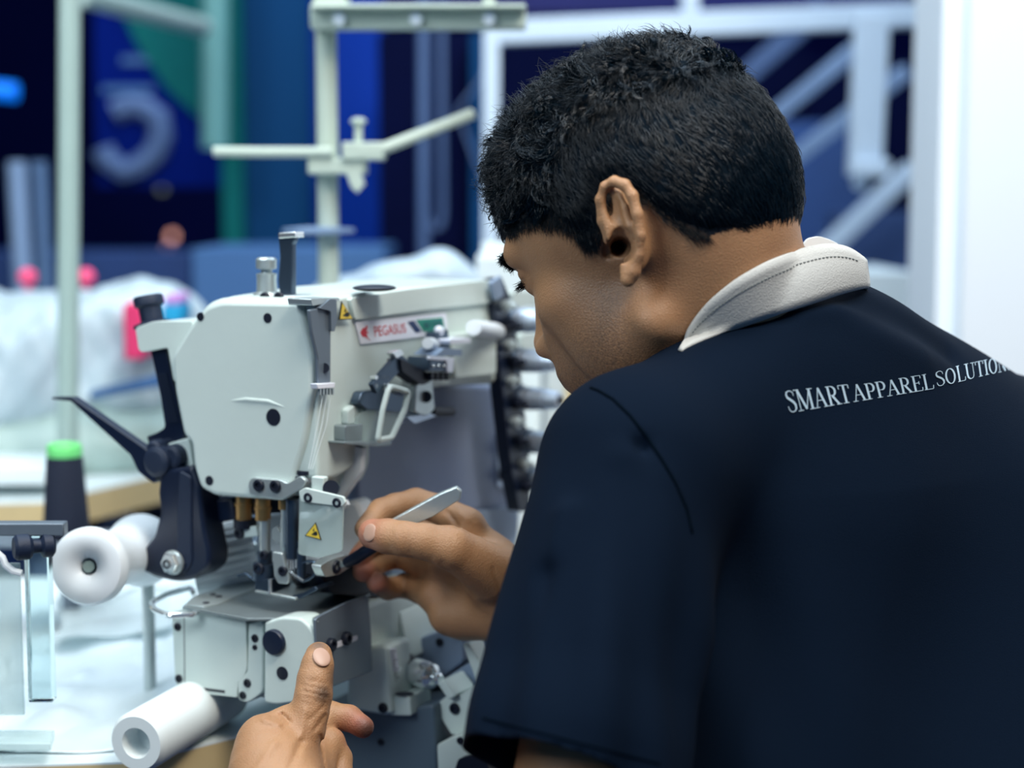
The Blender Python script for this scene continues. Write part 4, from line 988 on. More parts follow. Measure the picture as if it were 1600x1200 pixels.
RR = chain([(690, 890, 1.272, 0.0120), (622, 866, 1.300, 0.0100), (588, 880, 1.285, 0.0085), (568, 893, 1.258, 0.0080)])
RP = chain([(680, 930, 1.270, 0.0115), (634, 915, 1.295, 0.0090), (606, 920, 1.280, 0.0080), (589, 911, 1.258, 0.0075)])
RPALM = chain([(812, 938, 1.245, 0.0265), (770, 895, 1.232, 0.024)]) + chain([(812, 938, 1.245, 0.0265), (760, 880, 1.240, 0.020), (728, 826, 1.237, 0.0135)]) + chain([(805, 935, 1.25, 0.025), (750, 905, 1.262, 0.019), (706, 852, 1.262, 0.013)]) + chain([(805, 940, 1.25, 0.025), (740, 925, 1.270, 0.018), (690, 892, 1.272, 0.013)]) + chain([(805, 945, 1.25, 0.025), (730, 958, 1.268, 0.018), (682, 930, 1.270, 0.013)]) + chain([(770, 960, 1.25, 0.018), (700, 962, 1.262, 0.014)])
LT = chain([(440, 1190, 1.105, 0.020), (474, 1140, 1.112, 0.0135), (484, 1112, 1.114, 0.0120), (490, 1085, 1.116, 0.0118), (492, 1062, 1.119, 0.0112), (496, 1040, 1.123, 0.0102), (498, 1024, 1.128, 0.0088)])
LI = chain([(470, 1175, 1.140, 0.0135), (512, 1118, 1.165, 0.0098), (545, 1122, 1.165, 0.0085), (567, 1136, 1.160, 0.0075)])
LM = chain([(488, 1205, 1.130, 0.0130), (516, 1160, 1.150, 0.0095), (530, 1185, 1.150, 0.0085), (534, 1215, 1.140, 0.0078)])
LR_ = chain([(482, 1235, 1.120, 0.0130), (512, 1200, 1.145, 0.0090), (522, 1235, 1.140, 0.0082), (520, 1262, 1.13, 0.0075)])
LP = chain([(470, 1262, 1.110, 0.0120), (498, 1240, 1.14, 0.0085), (505, 1268, 1.13, 0.0075), (500, 1290, 1.12, 0.007)])
LPALM = chain([(436, 1262, 1.075, 0.030), (420, 1190, 1.098, 0.0240), (412, 1160, 1.105, 0.0150)]) + chain([(430, 1240, 1.085, 0.030), (452, 1200, 1.115, 0.022), (470, 1178, 1.135, 0.0155)]) + chain([(436, 1255, 1.085, 0.029), (470, 1215, 1.12, 0.018), (486, 1206, 1.128, 0.014)]) + chain([(436, 1262, 1.085, 0.028), (470, 1240, 1.11, 0.016), (482, 1236, 1.118, 0.013)]) + chain([(415, 1155, 1.108, 0.0150), (452, 1135, 1.118, 0.0120), (478, 1135, 1.120, 0.011)])
def hand_fn(p, palm, thumb, fingers):
    d = evalc(p, palm, 0.008)
    F = None
    for c in fingers:
        e = evalc(p, c, 0.0025); F = e if F is None else smin(F, e, 0.0012)
    d = smin(d, F, 0.006)
    return smin(d, evalc(p, thumb, 0.003), 0.006) + creases(p)
GROUPS = [
    (HC - HU * 0.02, 0.19, head_fn, 0.012),
    ((NB + CH) / 2, 0.60, trunk_fn, 0.025),
    ((SL + SR) / 2, 0.75, arms_fn, 0.02),
    (P(690, 880, 1.25), 0.115, lambda p: hand_fn(p, RPALM, RT, [RI, RM, RR, RP]), 0.010),
    (P(470, 1150, 1.12), 0.115, lambda p: hand_fn(p, LPALM, LT, [LI, LM, LR_, LP]), 0.010),
]
def to_px(p):
    r = p - CAM; cp, sp = math.cos(PITCH), math.sin(PITCH)
    z = r[:, 1] * cp - r[:, 2] * sp; y = r[:, 1] * sp + r[:, 2] * cp
    return 800 + F_PX * r[:, 0] / z, 600 - F_PX * y / z
CREASE = [((471, 1071), (511, 1079), 1.6, 0.0007), ((473, 1079), (511, 1089), 2.0, 0.0010), ((476, 1088), (507, 1098), 1.5, 0.0006), ((480, 1062), (508, 1068), 1.4, 0.0005),
          ((452, 1128), (440, 1116), 3.0, 0.0018), ((440, 1116), (424, 1120), 2.5, 0.0010), ((505, 1104), (482, 1126), 2.2, 0.0008), ((508, 1118), (490, 1142), 2.5, 0.0010),
          ((412, 1124), (436, 1132), 5.0, -0.0016), ((470, 1150), (476, 1110), 5.0, -0.0010), ((430, 1160), (400, 1204), 6.0, -0.0012), ((470, 1160), (450, 1210), 6.0, 0.0014), ((500, 1150), (508, 1210), 3.0, 0.0014),
          ((626, 824), (633, 862), 2.2, 0.0007), ((634, 824), (640, 864), 1.8, 0.0006), ((700, 800), (716, 822), 3.5, 0.0016), ((690, 880), (740, 930), 5.0, 0.0012), ((770, 890), (800, 960), 4.0, 0.0008), ((718, 800), (730, 812), 6, -0.0012)]
def creases(p):
    x, y = to_px(p); e = np.zeros(len(p))
    for a, b, w_, am in CREASE:
        ax, ay = b[0] - a[0], b[1] - a[1]; t = np.clip(((x - a[0]) * ax + (y - a[1]) * ay) / (ax * ax + ay * ay), 0, 1)
        dd = np.hypot(x - a[0] - t * ax, y - a[1] - t * ay); e += am * np.exp(-(dd / w_) ** 2)
    return e
def body_fn(p):
    d = np.full(len(p), 0.6)
    for c, R, fn, k in GROUPS:
        m = np.linalg.norm(p - c, axis=1) < R
        if m.any(): d[m] = smin(d[m], fn(p[m]), k)
    return np.maximum(d, 0.70 - p[:, 2])

man_loc = np.array([HIP[0], HIP[1], 0.0])
man = empty('person', man_loc, 'man with short black hair and dark navy shirt bending over the sewing machine', 'person')
bv, bf = surface(body_fn, (-0.30, 0.75, 0.66), (0.55, 1.60, 1.42), 0.00125 if not globals().get('COARSE') else 0.004, slack=1.3)
# hairline: traced on the side of the head, in head coordinates
def side_fu(px, py, l):
    x = hit(px, py, HC + HL * l, HL); q = (x - HC) @ HR; return q[0], q[1]
HLINE = [side_fu(*t) for t in ((1246, 378, 0.03), (1215, 392, 0.045), (1170, 395, 0.055), (1110, 380, 0.062), (1060, 350, 0.066), (1020, 318, 0.068), (1003, 298, 0.07), (945, 292, 0.07), (936, 330, 0.07), (926, 366, 0.07), (905, 372, 0.068), (892, 348, 0.066), (872, 336, 0.062), (840, 334, 0.055), (812, 342, 0.045))]
HLF = np.array([a for a, b in HLINE]); HLU = np.array([b for a, b in HLINE])
o_ = np.argsort(HLF); HLF = HLF[o_]; HLU = HLU[o_]
def hair_margin(q):
    """height above the hairline in head coordinates (metres)"""
    u0 = np.interp(q[:, 0], HLF, HLU)
    front = np.clip((q[:, 0] - 0.070) / 0.02, 0, 1)
    m = q[:, 1] - u0 - front * 0.010
    return m
q = hloc(bv)
near = np.linalg.norm(q, axis=1) < 0.2
sk = np.where(near, np.clip(hair_margin(q) / 0.013 + 0.6, 0, 1), 0)
sk = np.where(skull(q) > 0.0035, 0, sk)
sk = np.where((q[:, 0] > 0.105) | (q[:, 1] < -0.12), 0, sk)
# beard shadow on jaw, chin and lip
def blob1(c, r): return np.clip(1.3 - np.linalg.norm((q - np.array(c)) / np.array(r), axis=1), 0, 1)
qs = q.copy(); qs[:, 2] = np.abs(qs[:, 2]); q, qk = qs, q
beard = np.clip(0.9 * blob1((0.060, -0.095, 0.030), (0.060, 0.045, 0.06)) + 0.45 * blob1((0.025, -0.06, 0.055), (0.03, 0.05, 0.03)) + blob1((0.100, -0.083, 0.0), (0.016, 0.010, 0.03)), 0, 1) * near
red_ = np.zeros(len(bv))
for c in (P(583, 834, 1.20), P(563, 871, 1.25), P(568, 893, 1.25), P(589, 911, 1.25), P(567, 1136, 1.155)):
    red_ = np.maximum(red_, np.clip(1.3 - np.linalg.norm(bv - c, axis=1) / 0.016, 0, 1))
grime = np.zeros(len(bv))
for c, r_ in ((P(566, 842, 1.21), 0.008), (P(562, 818, 1.225), 0.010), (P(574, 1142, 1.155), 0.008), (P(512, 1062, 1.12), 0.008), (P(592, 905, 1.26), 0.008), (P(716, 812, 1.235), 0.008), (P(498, 1012, 1.125), 0.005), (P(505, 1085, 1.108), 0.006)):
    grime = np.maximum(grime, 0.75 * np.clip(1.4 - np.linalg.norm(bv - c, axis=1) / r_, 0, 1))
def skin_mat():
    m = bpy.data.materials.new('skin'); m.use_nodes = True; nt = m.node_tree; b = nt.nodes['Principled BSDF']
    def att(n): a = nt.nodes.new('ShaderNodeAttribute'); a.attribute_name = n; return a.outputs['Fac']
    def mixc(fac, c1, c2):
        x = nt.nodes.new('ShaderNodeMix'); x.data_type = 'RGBA'
        for s, c in ((6, c1), (7, c2)):
            if isinstance(c, tuple): x.inputs[s].default_value = (*c, 1)
            else: nt.links.new(c, x.inputs[s])
        if isinstance(fac, float): x.inputs[0].default_value = fac
        else: nt.links.new(fac, x.inputs[0])
        return x.outputs[2]
    tc = nt.nodes.new('ShaderNodeTexCoord')
    def noise(s, d=4):
        n = nt.nodes.new('ShaderNodeTexNoise'); n.inputs['Scale'].default_value = s; n.inputs['Detail'].default_value = d
        nt.links.new(tc.outputs['Object'], n.inputs['Vector']); return n.outputs['Fac']
    c = mixc(noise(28), lin((158, 116, 84)), lin((186, 140, 100)))
    c = mixc(att('rosy'), c, lin((176, 112, 92)))
    mm = nt.nodes.new('ShaderNodeMath'); mm.operation = 'MULTIPLY'; nt.links.new(att('beard'), mm.inputs[0])
    mr = nt.nodes.new('ShaderNodeMapRange'); mr.inputs[1].default_value = 0.3; mr.inputs[2].default_value = 0.7; mr.inputs[3].default_value = 0.35; mr.inputs[4].default_value = 0.85
    nt.links.new(noise(700, 2), mr.inputs[0]); nt.links.new(mr.outputs[0], mm.inputs[1])
    c = mixc(mm.outputs[0], c, lin((62, 52, 50)))
    c = mixc(att('grime'), c, lin((52, 44, 42)))
    c = mixc(att('scalp'), c, lin((14, 20, 28)))
    nt.links.new(c, b.inputs['Base Color'])
    b.inputs['Roughness'].default_value = 0.52
    b.inputs['Subsurface Weight'].default_value = 0.12; b.inputs['Subsurface Radius'].default_value = (0.010, 0.004, 0.002); b.inputs['Subsurface Scale'].default_value = 0.5
    bp = nt.nodes.new('ShaderNodeBump'); bp.inputs['Strength'].default_value = 0.28; bp.inputs['Distance'].default_value = 0.0008
    v = nt.nodes.new('ShaderNodeTexVoronoi'); v.inputs['Scale'].default_value = 800; nt.links.new(tc.outputs['Object'], v.inputs['Vector'])
    nt.links.new(v.outputs['Distance'], bp.inputs['Height']); nt.links.new(bp.outputs['Normal'], b.inputs['Normal'])
    return m
M['skin'] = skin_mat()
body_o = link_surface('body', bv, bf, M['skin'], man, dict(scalp=sk, beard=beard, rosy=red_, grime=grime))
BT = BVHTree.FromPolygons(bv.tolist(), bf.tolist())
def snap(T, px, py, off=0.0):
    r = nrm(ray(px, py)); h = T.ray_cast(Vector(CAM), Vector(r))
    if h[0] is None: return None, None
    n = np.array(h[1]); n = n if n @ r < 0 else -n
    return np.array(h[0]) + n * off, n

# ---- hair: tapering volume plus strands
def hair_fn(p):
    q = hloc(p); m = hair_margin(q)
    f, u = q[:, 0], q[:, 1]
    top = np.clip((u - 0.035) / 0.05, 0, 1); frt = np.clip((f - 0.02) / 0.06, 0, 1) * np.clip((u - 0.0) / 0.03, 0, 1)
    tm = 0.0045 + 0.004 * top + 0.005 * frt
    t = np.minimum(tm, np.clip(m, -0.01, 1) * 0.22)
    n = np.sin(q[:, 0] * 330 + 2 * np.sin(q[:, 2] * 210)) * np.sin(q[:, 1] * 270 + 1.5 * np.sin(q[:, 0] * 160)) * np.sin(q[:, 2] * 300 + 1.0)
    t = t + n * 0.0035 * np.clip(top + frt, 0.12, 1) * np.clip(m / 0.02, 0, 1)
    return skull(q) - t
hv, hf_ = surface(hair_fn, HC - 0.15, HC + 0.15, 0.002)
qh = hloc(hv); keep = hair_margin(qh) > -0.001
fm = keep[hf_].all(1); hf_ = hf_[fm]
used = np.unique(hf_); rm = -np.ones(len(hv), int); rm[used] = np.arange(len(used)); hv = hv[used]; hf_ = rm[hf_]
M['hair'] = mat('black_hair', (0, 16, 28), 0.36, var=0.3, scale=120)
M['lock'] = mat('glossy_black_hair', (2, 20, 32), 0.2, var=0.3, scale=120)
M['hairbase'] = mat('dense_black_hair', (3, 16, 26), 0.9, var=0.3, scale=120)
M['hairbase'].node_tree.nodes['Principled BSDF'].inputs['Specular IOR Level'].default_value = 0.1
M['hair'].node_tree.nodes['Principled BSDF'].inputs['Specular IOR Level'].default_value = 0.4
def strands(roots, nors, dirs, lens, rad, curl, seg=4, drop=0.0, ph=None):
    """tapered three-sided strands as arrays"""
    n = len(roots); side = np.cross(dirs, nors); side /= np.linalg.norm(side, axis=1)[:, None] + 1e-9
    ph = rng.uniform(0, 6.28, n) if ph is None else ph; V_, F_ = [], []
    for k in range(seg + 1):
        t = k / seg
        bend = dirs * t + nors * (0.25 * t - 0.42 * t * t)
        c = roots + lens[:, None] * bend + (side * (np.sin(ph + t * 5.0) * curl)[:, None] + nors * (np.cos(ph + t * 4.2) * curl * 0.7)[:, None]) * lens[:, None] * t
        c[:, 2] -= drop * lens * t * t
        r = rad * (1 - t * 0.85)
        for j in range(3):
            th = 2.094 * j; V_.append(c + r[:, None] * (math.cos(th) * side + math.sin(th) * nors))
    V_ = np.stack(V_, 1).reshape(n, -1, 3); m = V_.shape[1]; base = (np.arange(n) * m)[:, None]
    for k in range(seg):
        for j in range(3):
            a, b = k * 3 + j, k * 3 + (j + 1) % 3
            F_.append(base + np.array([[a, b, b + 3, a + 3]]))
    return V_.reshape(-1, 3), np.concatenate(F_, 0)
tri = hv[hf_]; cen = tri.mean(1); fn_ = np.cross(tri[:, 2] - tri[:, 0], tri[:, 3] - tri[:, 1]); ar = np.linalg.norm(fn_, axis=1); fn_ /= ar[:, None] + 1e-12
fn_ *= np.sign(((cen - HC) * fn_).sum(1))[:, None]
NS = 60000
pick = rng.choice(len(cen), NS, p=ar / ar.sum())
root = cen[pick] + rng.normal(0, 0.0008, (NS, 3)); nr = fn_[pick]; qh = hloc(root)
f_, u_, l_ = qh.T; mg = hair_margin(qh)
topw = np.clip((u_ - 0.030) / 0.05, 0, 1); frw = np.clip((f_ - 0.0) / 0.07, 0, 1) * np.clip((u_ + 0.01) / 0.03, 0, 1); wild = np.clip(topw * 0.8 + frw, 0, 1)
flow = (-HU)[None] * (1 - topw)[:, None] + (-HF)[None] * (0.35 * (1 - frw) * (1 - topw))[:, None] + HF[None] * (0.9 * topw + 0.6 * frw)[:, None] + HL[None] * (np.sign(l_) * 0.25 * topw)[:, None] + HU[None] * (0.2 * wild)[:, None]
kk = np.stack([np.sin(root @ np.array([90, 40, 150.]) + 1), np.sin(root @ np.array([-120, 80, 60.])), np.sin(root @ np.array([60, 140, -90.]) + 2)], 1)
flow = flow + kk * (0.15 + 0.75 * wild)[:, None] + rng.normal(0, 1, (NS, 3)) * (0.12 + 0.15 * wild)[:, None]
flow = flow - nr * (flow * nr).sum(1)[:, None]; flow /= np.linalg.norm(flow, axis=1)[:, None]
lift = (0.20 + 0.40 * wild * rng.uniform(0, 1, NS))
d_ = flow + nr * lift[:, None]; d_ /= np.linalg.norm(d_, axis=1)[:, None]
ln = (0.009 + 0.005 * rng.random(NS) + (0.001 + 0.009 * rng.random(NS)) * wild) * np.clip(mg / 0.012 + 0.45, 0.35, 1)
sv, sf = strands(root - nr * 0.002, nr, d_, ln, np.full(NS, 0.00036) + 0.00012 * wild, 0.08 + 0.20 * wild)
# sparse short hairs running past the hairline onto the nape and temple
rb2 = bv[near & (sk > 0.02) & (hair_margin(qk) < 0.004) & (np.abs(qk[:, 0]) < 0.1)]
nn = 9000; pk = rng.integers(0, len(rb2), nn); r2 = rb2[pk] + rng.normal(0, 0.0009, (nn, 3)); n2 = nrm(np.array([0, 0, 1.0])) * 0 + (r2 - HC); n2 /= np.linalg.norm(n2, axis=1)[:, None]
q2 = hloc(r2); n2 = n2 * 0.2 + HL[None] * np.sign(q2[:, 2])[:, None] * 0.6 - HF[None] * np.clip(-q2[:, 0] / 0.08, 0, 1)[:, None]; n2 /= np.linalg.norm(n2, axis=1)[:, None]
fl = -HU[None] * 1.0 - HF[None] * np.where(q2[:, 0] < 0, 0.5, -0.2)[:, None] + rng.normal(0, 0.25, (nn, 3)); fl = fl - n2 * (fl * n2).sum(1)[:, None]; fl /= np.linalg.norm(fl, axis=1)[:, None]
s2, f2 = strands(r2, n2, fl * 0.95 + n2 * 0.25, rng.uniform(0.004, 0.010, nn), np.full(nn, 0.00018), np.full(nn, 0.08), seg=3)
# curly locks on the crown and forelock: strands sharing one tip
cand = np.flatnonzero(wild > 0.35)
NLK, NPER = 1100, 12
ci = rng.choice(cand, NLK); lr = np.repeat(ci, NPER); mlk = len(lr)
tipL = np.repeat(rng.uniform(0.010, 0.017, NLK), NPER); jit = rng.normal(0, 0.0016, (mlk, 3))
dl = flow[lr] + nr[lr] * np.repeat(rng.uniform(0.25, 0.8, NLK), NPER)[:, None]; dl /= np.linalg.norm(dl, axis=1)[:, None]
dl = dl * tipL[:, None] - jit * 0.85; Ls = np.linalg.norm(dl, axis=1); dl /= Ls[:, None]
phl = np.repeat(rng.uniform(0, 6.28, NLK), NPER)
s3, f3 = strands(root[lr] + jit, nr[lr], dl, Ls, np.full(mlk, 0.00042), np.full(mlk, 0.26), seg=6, ph=phl)
allv = np.concatenate([hv, sv, s2, s3]); allf = np.concatenate([hf_, sf + len(hv), f2 + len(hv) + len(sv), f3 + len(hv) + len(sv) + len(s2)])
ho = link_surface('hair', allv, allf, M['hair'], man, label='short tousled black hair')
ho.data.materials.append(M['hairbase'])
mi = np.zeros(len(ho.data.polygons), np.int32); mi[:len(hf_)] = 1; mi[len(hf_) + len(sf) + len(f2):] = 2; ho.data.materials.append(M['lock']); ho.data.polygons.foreach_set('material_index', mi)

# ---- eyebrow, lashes, nails, eye
def tuft(name, pts, L, n, rad=0.00022):
    R_, N_, D_ = [], [], []
    for i in range(n):
        t = rng.random() * (len(pts) - 1); k = int(t); a = np.array(pts[k]) * (1 - t + k) + np.array(pts[k + 1]) * (t - k)
        loc, _, _, _ = BT.find_nearest(Vector(H(*a) + rng.normal(0, 0.0012, 3)))
        loc = np.array(loc); R_.append(loc); N_.append(nrm(loc - H(0.03, a[1], a[2] * 0.5)))
        D_.append(nrm(HF * 0.1 - HU * 0.3 + HL * np.sign(a[2]) * 0.8 + N_[-1] * (0.15 if name == 'eyebrow' else 1.0) + rng.normal(0, 0.2, 3)))
    v, f = strands(np.array(R_), np.array(N_), np.array(D_), rng.uniform(0.6, 1.1, n) * L, np.full(n, rad), np.full(n, 0.05), seg=3)
    return link_surface(name, v, f, M['hair'], man)
for s_ in (1, -1):
    tuft('eyebrow', [(0.097, -0.001, 0.010 * s_), (0.096, 0.004, 0.025 * s_), (0.086, 0.002, 0.044 * s_)], 0.009, 700, 0.0003)
    tuft('eyelashes', [(0.087, -0.018, 0.022 * s_), (0.088, -0.019, 0.032 * s_), (0.081, -0.020, 0.044 * s_)], 0.009, 120)
M['nail'] = mat('fingernail', (186, 148, 128), 0.4, var=0.03)
def nail(px, py, w_, l_, ang, off=0.0003, depthr=0.0013):
    c, n = snap(BT, px, py, off)
    if c is None: return
    up = nrm(P(px + math.sin(ang), py - math.cos(ang), 1.1) - P(px, py, 1.1)); up = nrm(up - n * (up @ n)); sd = np.cross(up, n)
    MB().ellip(c - n * depthr * 0.6, w_, l_, depthr, 24, 12, ax=(sd, up, n)).build('fingernail', M['nail'], man, ang=180)
nail(503, 1026, 0.0060, 0.0072, 0.08); nail(577, 832, 0.0062, 0.0066, -1.2)

# ---- shirt
SHL = P(992, 748, 1.035)
def shirt_fn(p):
    nb = P(1235, 560, 1.15)
    nb = P(1262, 590, 1.155); d = cone(p, nb, nb - E3 * 0.06, 0.070, 0.088)
    d = smin(d, cone(p, P(1180, 606, 1.12), P(1015, 725, 1.045), 0.054, 0.054), 0.045)
    d = smin(d, cone(p, P(1340, 610, 1.19), P(1560, 722, 1.30), 0.052, 0.062), 0.04)
    # upper back and trunk
    d = smin(d, ellp(p, P(1310, 840, 1.21), (0.150, 0.115, 0.150), TR), 0.05)
    d = smin(d, cone(p, P(1170, 900, 1.15), P(1190, 1500, 1.08), 0.110, 0.115), 0.06)
    d = smin(d, cone(p, P(1480, 900, 1.24), P(1500, 1500, 1.12), 0.120, 0.125), 0.06)
    # right sleeve
    d = smin(d, cone(p, P(1575, 735, 1.31), P(1500, 1000, 1.38), 0.062, 0.066), 0.03)
    # left sleeve
    s = cone(p, P(988, 735, 1.035), P(905, 1160, 0.965), 0.0560, 0.0605)
    s = smin(s, cone(p, P(905, 1160, 0.965), P(860, 1400, 0.94), 0.0605, 0.064), 0.01)
    a0, a1 = P(988, 735, 1.035), P(905, 1160, 0.965); ax = nrm(a1 - a0); w_ = p - a0; t = w_ @ ax; rad = w_ - t[:, None] * ax
    x_ = rad @ nrm(np.cross(ax, [0, 1, 0])); y_ = rad[:, 1]; th = np.arctan2(x_, -y_)
    s = s - 0.0030 * np.sin(th * 4 + t * 9 + 0.8) * np.clip(t / 0.12, 0, 1) - 0.0016 * np.sin(th * 9 - t * 30) * np.clip(t / 0.15, 0, 1)
    d = smin(d, s, 0.024)
    # soft drapes down the back below the armhole, a pull from collar to shoulder
    u = (p - SHL)
    d = d - 0.0035 * np.sin((u[:, 0] + 0.30 * u[:, 2] + 0.2 * u[:, 1]) * 78 + 1.0) * np.clip((1.04 - p[:, 2]) / 0.08, 0, 1) * np.clip(1.25 - np.abs(u[:, 0] - 0.05) / 0.08, 0, 1)
    c1 = cone(p, P(1345, 455, 1.10), P(1475, 560, 1.16), 0.0, 0.0); d = d + 0.0045 * np.exp(-(c1 / 0.014) ** 2)
    c2 = cone(p, P(1330, 490, 1.08), P(1440, 560, 1.12), 0.0, 0.0); d = d - 0.002 * np.exp(-(c2 / 0.012) ** 2)
    for (a, b, w0, am) in FOLDS:
        c = cone(p, a, b, 0, 0); d = d - 1.7 * am * np.exp(-(c / w0) ** 2)
    # armhole seam groove
    for a, b in SEAMC:
        c = cone(p, a, b, 0, 0); d = d + 0.0022 * np.exp(-(c / 0.0035) ** 2)
    return np.maximum(d, 0.74 - p[:, 2])
th_ = math.radians(38)
TR = np.stack([np.array([math.cos(th_), math.sin(th_), 0]), np.array([-math.sin(th_), math.cos(th_), 0]), E3], 1)
seam = [(922, 604, 1.035), (950, 628, 1.005), (990, 668, 0.985), (1020, 706, 0.985), (1048, 748, 0.99), (1072, 796, 0.998), (1085, 850, 1.01)]
SEAMC = []
def fold(x0, y0, x1, y1, w0, am, d0=0.985, d1=0.985): return (P(x0, y0, d0), P(x1, y1, d1), w0, am)
FOLDS = [fold(975, 720, 1040, 960, 0.008, 0.0045), fold(1000, 700, 1062, 960, 0.006, -0.004), fold(1030, 760, 1085, 1000, 0.008, 0.004), fold(880, 800, 850, 1150, 0.010, 0.003, 0.97, 0.92), fold(860, 900, 880, 1180, 0.009, -0.003, 0.96, 0.92),
         fold(960, 1060, 1050, 1170, 0.008, 0.0035, 0.97, 0.97), fold(940, 900, 960, 1150, 0.009, 0.003, 0.965, 0.93), fold(1260, 480, 1390, 470, 0.010, 0.002, 1.08, 1.10)]
shv, shf = surface(shirt_fn, (-0.12, 0.80, 0.72), (0.60, 1.62, 1.30), 0.0028)
ST = BVHTree.FromPolygons(shv.tolist(), shf.tolist())

M['shirt'] = mat('navy_knit_cloth', (0, 15, 33), 0.9, var=0.12, scale=900, bump=0.25, bscale=1400)
M['collar'] = mat('pale_collar_cloth', (200, 200, 196), 0.85, var=0.06, scale=400, bump=0.3, bscale=900)
M['shirt'].node_tree.nodes['Principled BSDF'].inputs['Specular IOR Level'].default_value = 0.12
shirt = link_surface('shirt', shv, shf, M['shirt'], man)
# clean sleeve hem
bm = bmesh.new(); bm.from_mesh(shirt.data)
hem_n = nrm(P(905, 1160, 0.965) - P(988, 735, 1.035)); hem_n = nrm(hem_n + np.array([-0.12, 0, 0])); hem_p = P(736, 1163, 0.965); xl = P(1010, 1180, 0.95)[0]
org = wloc(man)
fs = [f for f in bm.faces if f.calc_center_median().x + org[0] < xl and f.calc_center_median().y + org[1] < 1.09]
geo = list({v for f in fs for v in f.verts}) + list({e for f in fs for e in f.edges}) + fs
bmesh.ops.bisect_plane(bm, geom=geo, dist=1e-5, plane_co=Vector(hem_p - org), plane_no=Vector(hem_n), clear_outer=True)
bm.to_mesh(shirt.data); bm.free(); shirt.data.shade_smooth()
sd = shirt.modifiers.new('cloth', 'SOLIDIFY'); sd.thickness = 0.0018; sd.offset = -1
# armhole piping
def onshirt(px, py, off=0.0):
    p, n = snap(ST, px, py, off); return p
seam_px = [(923, 606), (936, 611), (958, 624), (985, 650), (1010, 682), (1034, 718), (1056, 756), (1073, 796), (1083, 840)]
fine = []
for i in range(len(seam_px) - 1):
    for k in range(6):
        t = k / 6; fine.append((seam_px[i][0] * (1 - t) + seam_px[i + 1][0] * t, seam_px[i][1] * (1 - t) + seam_px[i + 1][1] * t))
sp_ = [onshirt(*c) for c in fine]; sp_ = [c for c in sp_ if c is not None]
M['seam'] = mat('dark_navy_thread', (0, 8, 18), 0.95, Specular_IOR_Level=0.05)
MB().tube(sp_, 0.0010, 8).build('armhole_seam', M['seam'], shirt, ang=180)
# collar band
topc = [(1063, 547), (1072, 520), (1086, 496), (1110, 468), (1150, 436), (1200, 408), (1250, 389), (1290, 380), (1325, 385), (1352, 406)]
botc = [(1064, 549), (1078, 540), (1095, 533), (1120, 523), (1165, 508), (1222, 489), (1270, 474), (1305, 462), (1335, 453), (1358, 449)]
def dens(c, n=60):
    c = np.array(c, float); s_ = np.r_[0, np.cumsum(np.linalg.norm(np.diff(c, axis=0), axis=1))]; t = np.linspace(0, s_[-1], n)
    return np.stack([np.interp(t, s_, c[:, 0]), np.interp(t, s_, c[:, 1])], 1)
def sm(c, k=3):
    for _ in range(k):
        c = np.vstack([c[:1], (c[:-2] + 2 * c[1:-1] + c[2:]) / 4, c[-1:]])
    return c
tc_, bc_ = sm(dens(topc), 8), sm(dens(botc), 8)
def cd(px, R=0.068, dc=1.15): return dc - R * math.sqrt(max(0.0, 1 - ((px - 1208) / 152.0) ** 2))
rows = []
for i in range(60):
    a_, b_ = tc_[i], bc_[i]; row = []
    for k in range(7):
        t = k / 6; px, py = a_ * (1 - t) + b_ * t
        d0 = cd(px) - 0.004 * math.sin(math.pi * t) - 0.006 * t
        for T_, o_2 in ((BT, 0.003), (ST, 0.001)):
            h_, _n = snap(T_, px, py)
            if h_ is not None: d0 = min(d0, (h_ - CAM)[1] / ray(px, py)[1] - o_2)
        row.append(P(px, py, d0))
    rows.append(row)
# the far half, falling towards the throat
L0, R0 = rows[0], rows[-1]
for j in range(1, 24):
    t = j / 24; th = math.pi * t; row = []
    for k in range(7):
        p = np.array(R0[k]) * (1 - t) + np.array(L0[k]) * t; p = p + np.array([0, 0.07 * math.sin(th), 0.0]) - E3 * 0.012 * math.sin(th); row.append(p)
    rows.append(row)
vs = [p for r_ in rows for p in r_]; n_ = len(rows)
fc = [(i * 7 + k, ((i + 1) % n_) * 7 + k, ((i + 1) % n_) * 7 + k + 1, i * 7 + k + 1) for i in range(n_) for k in range(6)]
collar = MB().add(vs, fc).build('collar', M['collar'], man, ang=180, label='pale grey stand collar')
sd = collar.modifiers.new('cloth', 'SOLIDIFY'); sd.thickness = 0.0028; sd.offset = 0
CT = BVHTree.FromPolygons([tuple(x) for x in vs], fc)
st_ = MB()
for i in range(6, 56, 1):
    a_ = tc_[i] * 0.74 + bc_[i] * 0.26; b_ = tc_[min(59, i + 1)] * 0.74 + bc_[min(59, i + 1)] * 0.26; b_ = a_ * 0.4 + b_ * 0.6
    p0, _n = snap(CT, a_[0], a_[1], 0.0016); p1, _n = snap(CT, b_[0], b_[1], 0.0016)
    if p0 is not None and p1 is not None: st_.tube([p0, p1], 0.00045, 5)
st_.build('stitching', mat('grey_thread', (120, 124, 122), 0.8), collar)
# white inner band showing above the nape
wb_ = [(1254, 384), (1262, 373), (1280, 369), (1296, 374), (1312, 382), (1300, 392), (1270, 392)]
MB().prism([P(x, y, 1.165) for x, y in rnd(wb_, 5)], np.array([0, 0.006, 0])).build('inner_collar', mat('white_cotton', (244, 248, 250), 0.8), man, 0.0015, label='white inner collar edge')

